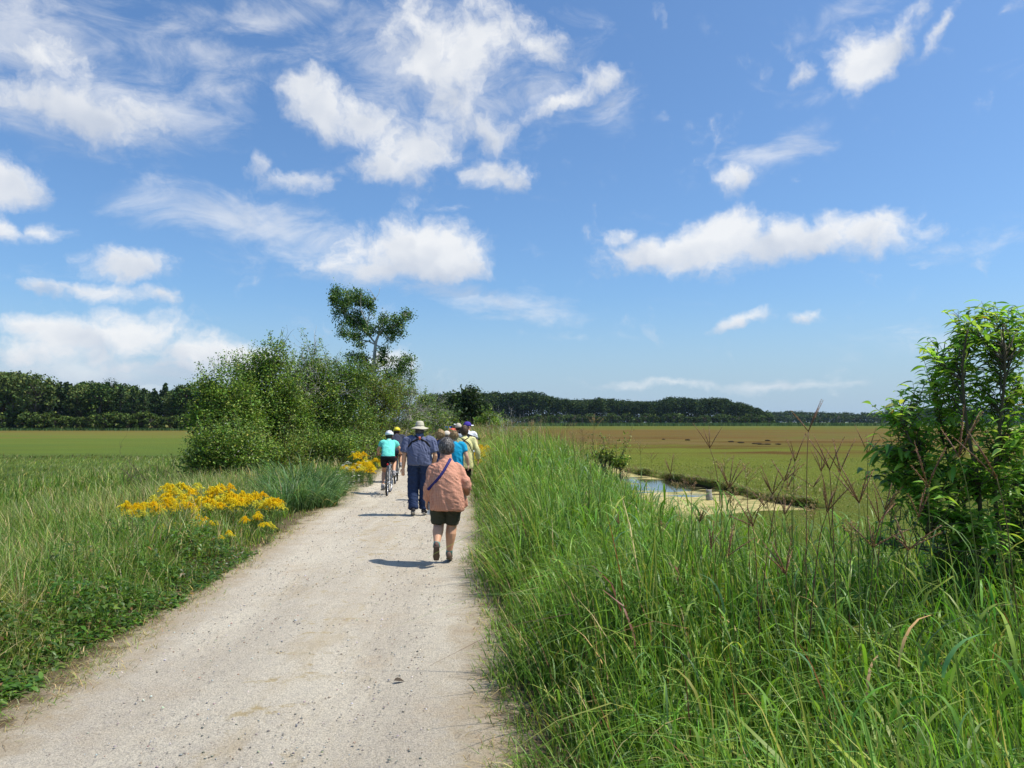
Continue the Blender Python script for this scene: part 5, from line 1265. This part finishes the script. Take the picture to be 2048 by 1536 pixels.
# ------------------------------------------------------------------ plants near the camera
# leafy young tree at the right edge of the picture
def near_tree():
    Y0 = 4.9; b = np.array([3.05, 4.95, 0.0]); b[2] = float(zg(b[0], b[1]))
    root = empty('cherry_sapling', tuple(b)); tag(root, 'leafy young tree with long drooping leaves in the right foreground', 'tree')
    tp, lp = [], []
    def w(px, py, Y=Y0): return np.array(W(px, py, Y))
    mains = []
    for pts, r in [([(1960,1010),(1935,860),(1925,740),(1935,660)], .020), ([(1990,1000),(2000,850),(2010,740),(2005,650)], .020), ([(1920,1060),(1860,950),(1820,880),(1800,830)], .016),
                   ([(1935,1040),(1890,900),(1870,790),(1875,700)], .016), ([(1900,1100),(1840,1010),(1800,960),(1770,930)], .012), ([(2020,1010),(2080,880),(2110,760),(2100,660)], .018),
                   ([(1950,1100),(1900,1040),(1860,1060),(1830,1120)], .010), ([(2040,1060),(2110,980),(2150,900),(2160,840)], .014), ([(1990,1120),(2010,1080),(2050,1120),(2060,1160)], .010), ([(1930,1130),(1890,1120),(1850,1100),(1745,1085)], .009), ([(1960,1130),(1900,1160),(1870,1180),(1850,1200)], .009)]:
        dy = rng.uniform(-.45, .45)
        P = [b+rng.normal(0, .05, 3)*[1, 1, 0], b*.55+w(*pts[0], Y0)*.45+rng.normal(0, .07, 3)]+[w(a, c_, Y0+dy*(i+1)/4) for i, (a, c_) in enumerate(pts)]
        A = catmull(P, 5); mains.append(A); tp.append(tube(A, list(np.linspace(r, .004, len(A))), 6, cap=False))
    lobes = [(1930,700,50,50,30), (1985,665,50,34,26), (2040,690,50,45,28), (1900,760,40,45,26), (1960,780,60,60,44), (2040,780,60,60,40), (1880,830,36,40,18), (1940,870,60,60,44), (2030,880,70,60,48), (1830,870,50,36,26), (1800,900,44,34,20),
             (1860,940,60,50,38), (1950,960,70,60,50), (2050,970,70,60,50), (1800,960,45,34,20), (1840,1010,50,45,26), (1930,1060,70,60,48), (2030,1070,70,60,46), (1890,1130,55,50,30), (1980,1160,75,60,48), (2060,1170,60,60,36), (1950,1230,70,40,26), (2040,1240,60,40,22), (1900,1250,60,40,22), (2000,1290,90,40,34), (1860,1200,50,40,16), (2090,1260,60,60,20), (1935,660,30,24,14), (2060,640,40,16,10),
             (2120,760,60,70,34), (2130,880,60,70,34), (2130,1000,60,70,30), (1860,745,14,22,7), (1835,800,26,24,14), (1785,835,30,24,14), (1775,915,32,30,16), (1990,640,30,12,8), (2025,650,22,12,8), (1960,655,20,12,6), (1870,720,16,14,6), (1770,1085,25,10,5)]
    allm = np.vstack(mains)
    for (px, py, rx, rz, k) in lobes:
        s = Y0/FPX; c = w(px, py, Y0+rng.uniform(-.2, .2)); r = np.array([rx*s, max(rx, rz)*s*1.5, rz*s])
        inn = py > 850
        for q in in_ell(max(2, int(k*(.78 if py < 950 else 1.25))), c, r, .95):
            d2 = np.linalg.norm(allm-q-[0, 0, -.12], axis=1); d2[allm[:, 2] > q[2]+.05] += .6; a = allm[np.argmin(d2)]
            L = np.linalg.norm(q-a)
            if L > .55: a = q+(a-q)*.55/L
            t_, P = branch(a, q, .0045, .0018, .1, 6, 4); tp.append(t_)
            # alternate leaves along the outer twig, drooping and arching
            end = q+(q-a)*.3+rng.normal(0, .02, 3)+[0, 0, .03]; m = rng.integers(7, 12)
            T = (end-a)/np.linalg.norm(end-a)
            t2, _ = branch(q, end, .0018, .001, .03, 4, 3); tp.append(t2)
            ss = np.linspace(.25, 1.0, m); base = a+(end-a)*ss[:, None]
            sd = np.cross(T, [0, 0, 1]); sd /= np.linalg.norm(sd)+1e-6
            D = T*.7+sd*np.where(np.arange(m) % 2, 1, -1)[:, None]*.9+rng.normal(0, .3, (m, 3)); D[:, 2] += rng.uniform(-.35, .25)
            D /= np.linalg.norm(D, axis=1, keepdims=True)
            bright = rng.uniform(0, 1)
            col = mixcol(m, [((.13,.26,.04), .6), ((.22,.38,.06), 1), ((.32,.48,.08), .8+bright*.5), ((.42,.54,.11), .25+.35*(py < 900)), ((.30,.20,.06), .03)])
            lp.append(arched(base, rng.uniform(.06, .112, m), D, col))
    V, F = merge(tp); obj('trunk', mk_mesh('trunk', V-b, F, smooth=True), M_STEM, root)
    V, F, C_ = merge(lp); obj('crown', mk_mesh('crown', V-b, F, C_, smooth=True), M_GLOSSLEAF, root)
def arched(P, L, D, col, wr=.30, droop=.55, seg=5):
    """long pointed leaves that arch downwards, folded along the midrib"""
    n = len(P); up = np.array([0, 0, 1.])
    S = np.cross(D, up); S /= np.linalg.norm(S, axis=1, keepdims=True)+1e-6; S = S+rng.normal(0, .3, (n, 3)); S /= np.linalg.norm(S, axis=1, keepdims=True)
    dr = rng.uniform(.3, 1.1, n)*droop; Vs = []
    for i in range(seg+1):
        t = i/seg; c = P+D*(L*t)[:, None]-up*(L*dr*t*t)[:, None]
        w_ = (L*wr*.5*math.sin(math.pi*min(1, t**.8*.97+.02))**.9)[:, None]; Nn = np.cross(S, D)
        Vs += [c-S*w_+Nn*w_*.35, c, c+S*w_+Nn*w_*.35]
    V = np.stack(Vs, 1).reshape(-1, 3); k = 3*(seg+1); q = []
    for i in range(seg): q += [[3*i, 3*i+1, 3*i+4, 3*i+3], [3*i+1, 3*i+2, 3*i+5, 3*i+4]]
    F = ((np.arange(n)*k)[:, None, None]+np.array(q)[None]).reshape(-1, 4)
    return V, [F], np.repeat(col, k, 0)
near_tree()

# tall seed-head grasses standing above the bank
def seed_stalk(px, top, Y, style, lab, grp, hd=1.0):
    x = pxX(px, Y); z0 = float(zg(x, Y)); tip = np.array(W(px, top, Y)); lean = rng.normal(0, .05, 2)
    b = np.array([x-lean[0]*2, Y-lean[1]*2, z0]); H = tip[2]-z0
    root = empty('seed_grass', tuple(b)); tag(root, lab, 'grass stalk', grp)
    P = [b, b+[lean[0]*.3, lean[1]*.3, H*.4], b+[lean[0]*1.1, lean[1]*1.1, H*.78]]
    P.append(b+[lean[0]*1.7, lean[1]*1.7, H*.90])
    V, F = tube(P, [.0036, .0031, .0024, .0018], 5, cap=False, sub=4)
    cs = np.array([(.16,.20,.05), (.22,.17,.07), (.20,.09,.06)])[rng.integers(0, 3)]
    n = 4; lv = blades(np.array([P[0]*(1-s)+P[2]*s for s in rng.uniform(.25, .95, n)]), rng.uniform(.25, .5, n), np.full(n, .009), rng.uniform(0, 6.28, n), rng.uniform(.5, 1, n), rng.uniform(.4, 1, n), jit((.14,.22,.05), n), 5)
    st = merge([(V, F, np.tile(cs, (len(V), 1))), lv])
    obj('stem', mk_mesh('stem', st[0]-b, st[1], st[2]), M_GRASS, root)
    hp = []; base = P[3]
    if style == 'turkey':
        for k in range(rng.integers(3, 6)):
            d = np.array([rng.normal(0, .5), rng.normal(0, .5), 1.0]); d /= np.linalg.norm(d); L = H*.10*rng.uniform(.8, 1.3)*hd
            s = np.linspace(0, 1, 34)[:, None]; bend = np.array([d[0], d[1], 0])*.03
            pp = base+d*L*s+bend*s**2+rng.normal(0, .0022, (34, 3))
            hp.append(tube([base, base+d*L*.5+bend*.25, base+d*L+bend], [.0022, .003, .001], 5, cap=False))
            c1 = jit((.32,.18,.10), 34, .3); hp[-1] = colour(hp[-1], (.28, .15, .09)); hp.append(card(pp, .012*np.ones(34), c1, 2.5))
    else:
        for k in range(rng.integers(9, 16)):
            s0 = k/15; q0 = base+(tip-base)*s0; a = rng.uniform(0, 6.28); L = H*.055*(1.15-s0)*rng.uniform(.7, 1.4)*hd
            d = np.array([math.cos(a)*.8, math.sin(a)*.8, .8]); e = q0+d*L; e2 = e+[d[0]*.02, d[1]*.02, -.015]
            hp.append(colour(tube([q0, e, e2], [.0012, .001, .0008], 4, cap=False), (.28, .20, .09)))
            m = 14; s = rng.uniform(.35, 1, m)[:, None]; hp.append(card(q0+(e-q0)*s+rng.normal(0, .006, (m, 3)), .011*np.ones(m), jit((.42,.30,.15) if style == 'pale' else (.30,.17,.10), m, .3), 2.2))
        hp.append(colour(tube([base, tip], [.0015, .001], 4, cap=False), (.25, .2, .1)))
    V, F, C_ = merge(hp); obj('seed_head', mk_mesh('seed_head', V-b, F, C_), M_GRASS, root)
GS = 'seed grass stalks above the right bank'
LT, LP_, LR = 'reddish stalk with forked seed head above the right bank', 'straw coloured stalk with a loose seed head above the right bank', 'reddish brown plume of grass above the right bank'
for i, (px, top, Y) in enumerate([(1618,798,4.6), (1578,905,4.4), (1655,872,4.0), (1685,885,4.4), (1540,940,4.8), (1412,850,6.0), (1590,870,5.0), (1735,860,5.4), (1500,1000,4.2), (1850,900,3.6), (1905,830,3.5), (1980,870,3.2), (1760,990,4.0), (1660,960,3.7), (1395,1010,5.5), (1240,1020,6.5), (1560,1090,3.4), (1450,1060,3.8), (1820,1040,3.6)]):
    seed_stalk(px, top, Y, 'turkey', LT if top > 800 else 'tallest reddish stalk with forked seed head, reaching above the far wood', GS)
for i, (px, top, Y) in enumerate([(1190,826,9), (1450,905,5.5), (1490,925,5.2), (1280,880,9), (1580,960,4.6), (1530,985,5), (1470,975,4.6), (1630,1000,4.2), (1350,960,7), (1700,1040,4), (1320,1040,6), (1145,860,12), (1218,870,9), (1255,935,8)]):
    seed_stalk(px, top, Y, 'pale', LP_, GS, 1.1)
for i in range(20):
    px, Y = pr.uniform(1330, 2040), pr.uniform(3.6, 7); top = pr.uniform(905, 1075)-(px > 1500)*20
    seed_stalk(px, top, Y, 'turkey' if i % 3 else 'red', LT if i % 3 else LR, GS)
for i in range(70):
    Y = 13+rng.uniform(0, 1)**1.2*38; u = rng.uniform(.5, 5.2); x = XR(Y)+u; pxx = x/Y*FPX+1024
    if creek_sd(x, Y) < .3: continue
    seed_stalk(pxx, 843+(EYE-rng.uniform(1.35, 1.85)-min(0, float(zg(x, Y)))*.8)/Y*FPX, Y, 'red' if i % 3 else 'pale', LR if i % 3 else LP_, GS, 1.7)

# goldenrod and white umbels
M_STALK = M_GRASS
def goldenrod(i):
    g0 = np.random.default_rng(900+i); H = .72
    root = empty('goldenrod'); sp, fp = [], []
    for k in range(5):
        a = g0.uniform(0, 6.28); o = np.array([math.cos(a), math.sin(a), 0])*g0.uniform(.03, .16); h = H*g0.uniform(.75, 1.05); top = o*1.8+[0, 0, h*.86]
        sp.append(colour(tube([o*.4, o+[0, 0, h*.5], top], [.004, .0035, .002], 5, cap=False, sub=3), (.10, .15, .04)))
        m = 26; s = g0.uniform(.08, .95, m); B = o*.4+(top-o*.4)*s[:, None]; D = g0.normal(0, 1, (m, 3)); D[:, 2] = g0.uniform(0, .5, m); D /= np.linalg.norm(D, axis=1, keepdims=True)
        sp.append(arched(B, g0.uniform(.06, .11, m), D, mixcol(m, [((.06,.12,.025), 1), ((.10,.17,.035), 1), ((.14,.2,.05), .4)]), .2, .5, 3))
        yel = np.array([(.84,.64,.02), (.74,.68,.07), (.84,.56,.01)])[g0.integers(0, 3)]
        for j in range(14):
            a2 = g0.uniform(0, 6.28); L = .145*(1-j/22)*g0.uniform(.6, 1.3); d = np.array([math.cos(a2), math.sin(a2), 0]); q0 = top+[0, 0, -.03+j*.0065]
            s = np.linspace(.15, 1, 15)[:, None]; pts = q0+d*L*s+np.array([0, 0, 1])*(.05*s-.075*s**2)*1.2
            pts = np.repeat(pts, 3, 0)+g0.normal(0, .006, (45, 3))+[0, 0, .004]
            fp.append(card(pts, .017*g0.uniform(.6, 1.2, 45), jit(yel, 45, .14, .05), 1.2, 1.5))
    V, F, C_ = merge(sp); obj('stems', mk_mesh('stems', V, F, C_), M_LEAF, root)
    V, F, C_ = merge(fp); obj('flower_heads', mk_mesh('flower_heads', V, F, C_), M_FLOWER, root)
    return root
gr = [goldenrod(i) for i in range(4)]
GP = 'goldenrod plants along the left verge'
for i, (px, py, Y) in enumerate([(258,1018,12.4), (280,1030,11.9), (300,1025,11.6), (335,1000,12.8), (350,985,13.4), (368,975,13.6), (325,1020,12.0), (345,1012,12.2), (372,1005,12.6), (395,1000,12.8), (380,1020,11.8), (410,1015,12), (430,990,13), (445,1000,12.6), (440,985,13.2), (425,1008,12.2), (400,1045,11.2), (410,1052,11.1), (455,1015,12.0), (470,1000,12.5), (490,998,12.8), (505,1005,12.5), (520,1000,12.8), (535,1010,12.4), (510,1040,11.6), (540,1045,11.4), (555,1012,12.6), (450,1075,10.6), (325,1052,11.1), (350,1048,11.3)]):
    p3 = W(px, py, Y); z0 = float(zg(p3.x, Y)); h = max(.28, p3.z-z0)
    sparse = i in (25, 27, 28, 29)
    place(gr[i % 4], (p3.x, Y, z0), pr.uniform(0, 6.28), (h+.10)/.66*(.8 if sparse else 1), 'goldenrod plant in yellow bloom in the big patch left of the path', 'flowering plant', GP)
for i in range(12):
    px, py, Y = pr.uniform(695, 752), pr.uniform(905, 935), pr.uniform(21, 24)
    p3 = W(px, py, Y); z0 = float(zg(p3.x, Y)); place(gr[i % 4], (p3.x, Y, z0), pr.uniform(0, 6.28), max(.4, p3.z-z0)/.68, 'goldenrod plant in bloom beside the cyclists', 'flowering plant', 'goldenrod plants beside the cyclists')
for i, (px, py, Y) in enumerate([(958,898,26), (964,905,25), (975,893,27), (968,890,28), (962,915,24)]):
    p3 = W(px, py, Y); z0 = float(zg(p3.x, Y)); place(gr[i % 4], (p3.x, Y, z0), pr.uniform(0, 6.28), max(.4, p3.z-z0)/.68, 'goldenrod plant in the grass right of the pale yellow shirt', 'flowering plant', 'goldenrod plants on the right bank')
def umbel(i):
    g0 = np.random.default_rng(950+i); root = empty('wild_carrot'); sp, fp = [], []
    for k in range(4):
        a = g0.uniform(0, 6.28); o = np.array([math.cos(a), math.sin(a), 0])*g0.uniform(.02, .1); h = g0.uniform(.55, .85); top = o*2.2+[0, 0, h]
        sp.append(colour(tube([o*.3, o+[0, 0, h*.5], top], [.003, .0025, .002], 5, cap=False, sub=3), (.12, .17, .06)))
        m = 12; B = o*.4+(top-o*.4)*g0.uniform(.05, .8, m)[:, None]; D = g0.normal(0, 1, (m, 3)); D[:, 2] = .4; D /= np.linalg.norm(D, axis=1, keepdims=True)
        sp.append(arched(B, g0.uniform(.05, .1, m), D, mixcol(m, [((.09,.14,.04), 1)]), .15, .4, 3))
        m = 60; r = .045*np.sqrt(g0.uniform(0, 1, m)); t = g0.uniform(0, 6.28, m); fp.append(card(top+np.stack([r*np.cos(t), r*np.sin(t), .012-r*r*5+g0.normal(0, .002, m)], 1), .014*np.ones(m), jit((.72,.72,.64), m, .06, .02), 1.1, 3))
    V, F, C_ = merge(sp); obj('stems', mk_mesh('stems', V, F, C_), M_LEAF, root)
    V, F, C_ = merge(fp); obj('flower_heads', mk_mesh('flower_heads', V, F, C_), M_FLOWER, root)
    return root
um = [umbel(i) for i in range(2)]
for i, (px, py, Y) in enumerate([(690,925,20.5), (683,938,20), (700,930,21), (712,940,20), (680,952,19), (695,958,18.5), (705,965,18), (670,948,19.5), (722,925,21.5), (690,968,17.5), (715,955,19), (702,912,22)]):
    p3 = W(px, py, Y); z0 = float(zg(p3.x, Y)); place(um[i % 2], (p3.x, Y, z0), pr.uniform(0, 6.28), max(.25, p3.z-z0)/.75, 'white flowering wild carrot beside the path left of the cyclists', 'flowering plant', 'white wild carrot beside the path')
for i, (px, py, Y) in enumerate([(470,1115,9.6), (455,1130,9.2), (485,1108,9.9), (500,1125,9.6)]):
    p3 = W(px, py, Y); z0 = float(zg(p3.x, Y)); place(um[i % 2], (p3.x, Y, z0), pr.uniform(0, 6.28), max(.18, p3.z-z0)/.8, 'small white flowered weed below the goldenrod patch', 'flowering plant', 'small white weeds below the goldenrod')

# blue green reed clumps beside the path
for i, (px, Y, rr_, hh_, lab) in enumerate([(578,15.8,.6,.95,'large clump of blue green reed grass beside the goldenrod, left one'), (630,16.4,.5,1.0,'clump of blue green reed grass at the path edge, right one'), (600,17.6,.8,1.15,'tallest clump of blue green reed grass, behind the other two'), (655,18.6,.45,.9,'small farthest clump of blue green reed grass near the white flowers')]):
    x = pxX(px, Y); z0 = float(zg(x, Y)); n = int(1500*rr_); a = rng.uniform(0, 6.28, n); r = rr_*np.sqrt(rng.uniform(0, 1, n))
    P = np.stack([r*np.cos(a), r*np.sin(a), np.zeros(n)], 1); P[:, 2] = zg(x+P[:, 0], Y+P[:, 1])-z0-.01
    c = mixcol(n, [((.10,.19,.06), 1), ((.16,.27,.09), .9), ((.23,.33,.13), .45), ((.06,.12,.035), .7), (C_STRAW, .08)])
    b = blades(P, hh_*rng.uniform(.45, 1.2, n)*(1-.2*(r/rr_)**2)*(.6+.8*vnoise(P[:, 0], P[:, 1], .4, i)), np.full(n, .021)*rng.uniform(.6, 1.2, n), a+rng.normal(0, .6, n), rng.uniform(.05, .3, n)+.22*(r/rr_), rng.uniform(.2, 1.3, n), c, 6)
    o = obj('reed_clump', mk_mesh('reed_clump', *b), M_GRASS); o.location = (x, Y, z0); tag(o, lab, 'reed clump')

# low leafy ground cover along the left edge of the path
n = 36000
x, y = scatter(n, lambda Y: XL(Y)-2.6, lambda Y: XL(Y)-.05, 3.6, 10.5, 'inv')
l = XL(y)-x; edge = .3*(vnoise(x*0, y, 1.3, 51)-.3)+.15*(vnoise(x*0, y, .35, 52)-.5)+.08
pt = vnoise(x, y, 1.5, 91)
k = (l > edge) & inview(x, y) & (pt > .25+.12*l-.25*(y < 6.5)) & (rng.uniform(0, 1, n) < 1.0-.35*l); x, y, l, edge = x[k], y[k], l[k], edge[k]; n = len(x)
hb = (.05+.36*sstep(0, .8, l-edge))*(.3+1.3*vnoise(x, y, .4, 92))
P = np.stack([x, y, zg(x, y)+hb*rng.uniform(.3, 1.05, n)], 1)
D = rng.normal(0, 1, (n, 3)); D[:, 2] = rng.uniform(-.3, .5, n); D /= np.linalg.norm(D, axis=1, keepdims=True)
c = mixcol(n, [((.055,.12,.022), 1), ((.095,.18,.03), 1.1), ((.15,.26,.045), .6), ((.20,.24,.12), .08), ((.26,.18,.07), .10)])*(.8+.4*vnoise(x, y, .4, 93))[:, None]
V, F, C_ = arched(P, rng.uniform(.03, .075, n), D, c, .5, .45, 4)
o = obj('leafy_ground_cover', mk_mesh('leafy_ground_cover', V, F, C_, smooth=True), M_GLOSSLEAF); tag(o, 'low broad leaved weeds along the left edge of the path', 'ground cover', kind='stuff')
# broad leaved mulleins in the left grass
def mullein(px, py, Y, lab):
    p3 = W(px, py, Y); z0 = float(zg(p3.x, Y)); H = p3.z-z0; n = 46; s = rng.uniform(0, 1, n); a = rng.uniform(0, 6.28, n)
    D = np.stack([np.cos(a), np.sin(a), .5+s], 1); D /= np.linalg.norm(D, axis=1, keepdims=True)
    root = empty('broadleaf_weed', (p3.x, Y, z0)); tag(root, lab, 'plant')
    obj('leaves', mk_mesh('leaves', *arched(np.stack([0*s, 0*s, s*H*.8], 1), .26*(1.1-s*.6), D, jit((.075,.15,.04), n, .15), .42, .5, 5), smooth=True), M_GLOSSLEAF, root)
    obj('stem', mk_mesh('stem', *tube([(0,0,0), (0,0,H)], [.012, .006], 6)), simple('green_stem', (.10,.15,.05), .8, .1), root)
mullein(115, 1110, 8.2, 'dark broad leaved weed standing in the straw patch at far left')
mullein(35, 1200, 6.6, 'broad leaved weed at the left frame edge above the low weeds')
mullein(205, 1130, 8.6, 'smaller broad leaved weed between the straw patch and the path')

# dry grass tufts fringing the path edges and loose stones
parts = []
for sgn, Xf in ((-1, XL), (1, XR)):
    n = 16000; y = 3.4*(40/3.4)**rng.uniform(0, 1, n); d = rng.normal(.02, .16, n); x = Xf(y)-sgn*d*-1*-1 if False else Xf(y)+sgn*d
    pat = vnoise(x*0, y, .8, 101+sgn); k = (rng.uniform(0, 1, n) < .15+pat*.9) & (d > -.05-.35*pat*(rng.uniform(0, 1, n) < .3)) & inview(x, y); x, y = x[k], y[k]; n = len(x)
    parts.append(blades(np.stack([x, y, np.maximum(zg(x, y), 0)], 1), rng.uniform(.03, .13, n), .005*np.sqrt(np.maximum(1, y/6)), rng.uniform(0, 6.28, n), rng.uniform(.3, 1.6, n), rng.uniform(.1, 1, n), mixcol(n, [(C_STRAW, 1), ((.26,.17,.09), .8), (C_YEL, .6), (C_MID, .5)]), 3))
V, F, C_ = merge(parts); o = obj('dry_grass', mk_mesh('dry_grass', V, F, C_), M_GRASS); tag(o, 'short dry tufts of grass fringing both edges of the path', 'dry grass', kind='stuff')
n = 15000; y = 3.0*(22/3.0)**rng.uniform(0, 1, n); x = XL(y)+(XR(y)-XL(y))*rng.uniform(-.03, 1.05, n)
k = inview(x, y, 60) & (rng.uniform(0, 1, n) < .35+vnoise(x, y, .8, 111)); x, y = x[k], y[k]; n = len(x)
tet = np.array([[1,0,0],[-.6,.8,0],[-.5,-.9,0],[.1,.1,.75],[.5,.75,.2],[.55,-.7,.25]]); tf = np.array([[0,4,3],[4,1,3],[1,2,3],[2,5,3],[5,0,3],[0,1,4],[0,5,2],[0,2,1]])
sz = (.0026+.009*rng.uniform(0, 1, n)**5)*(.7+.06*y); a = rng.uniform(0, 6.28, n); ca, sa = np.cos(a), np.sin(a)
V = tet[None]*sz[:, None, None]*rng.uniform(.6, 1.3, (n, 6, 3)); V = np.stack([V[..., 0]*ca[:, None]-V[..., 1]*sa[:, None]+x[:, None], V[..., 0]*sa[:, None]+V[..., 1]*ca[:, None]+y[:, None], V[..., 2]+.02], -1).reshape(-1, 3)
c = mixcol(n, [((.30,.28,.25), 1), ((.19,.18,.16), .5), ((.55,.52,.47), .5), ((.36,.27,.19), .4)])
o = obj('gravel', mk_mesh('gravel', V, (np.arange(n)[:, None, None]*6+tf[None]).reshape(-1, 3), np.repeat(c, 6, 0)), M_COL); tag(o, 'loose small stones lying on the path', 'gravel', kind='stuff')
q = G(798, 1364, .02); lf = empty('dead_leaf', (q.x, q.y, .022), .3); tag(lf, 'small dark dead leaf lying in the middle of the near path', 'leaf')
V, F, C_ = arched(np.array([[-.035, 0, .012]]), np.array([.075]), np.array([[1., .1, .12]]), np.array([(.07,.055,.04)]), .5, .4, 5); obj('leaf_blade', mk_mesh('leaf_blade', V, F, C_), M_COL, lf)
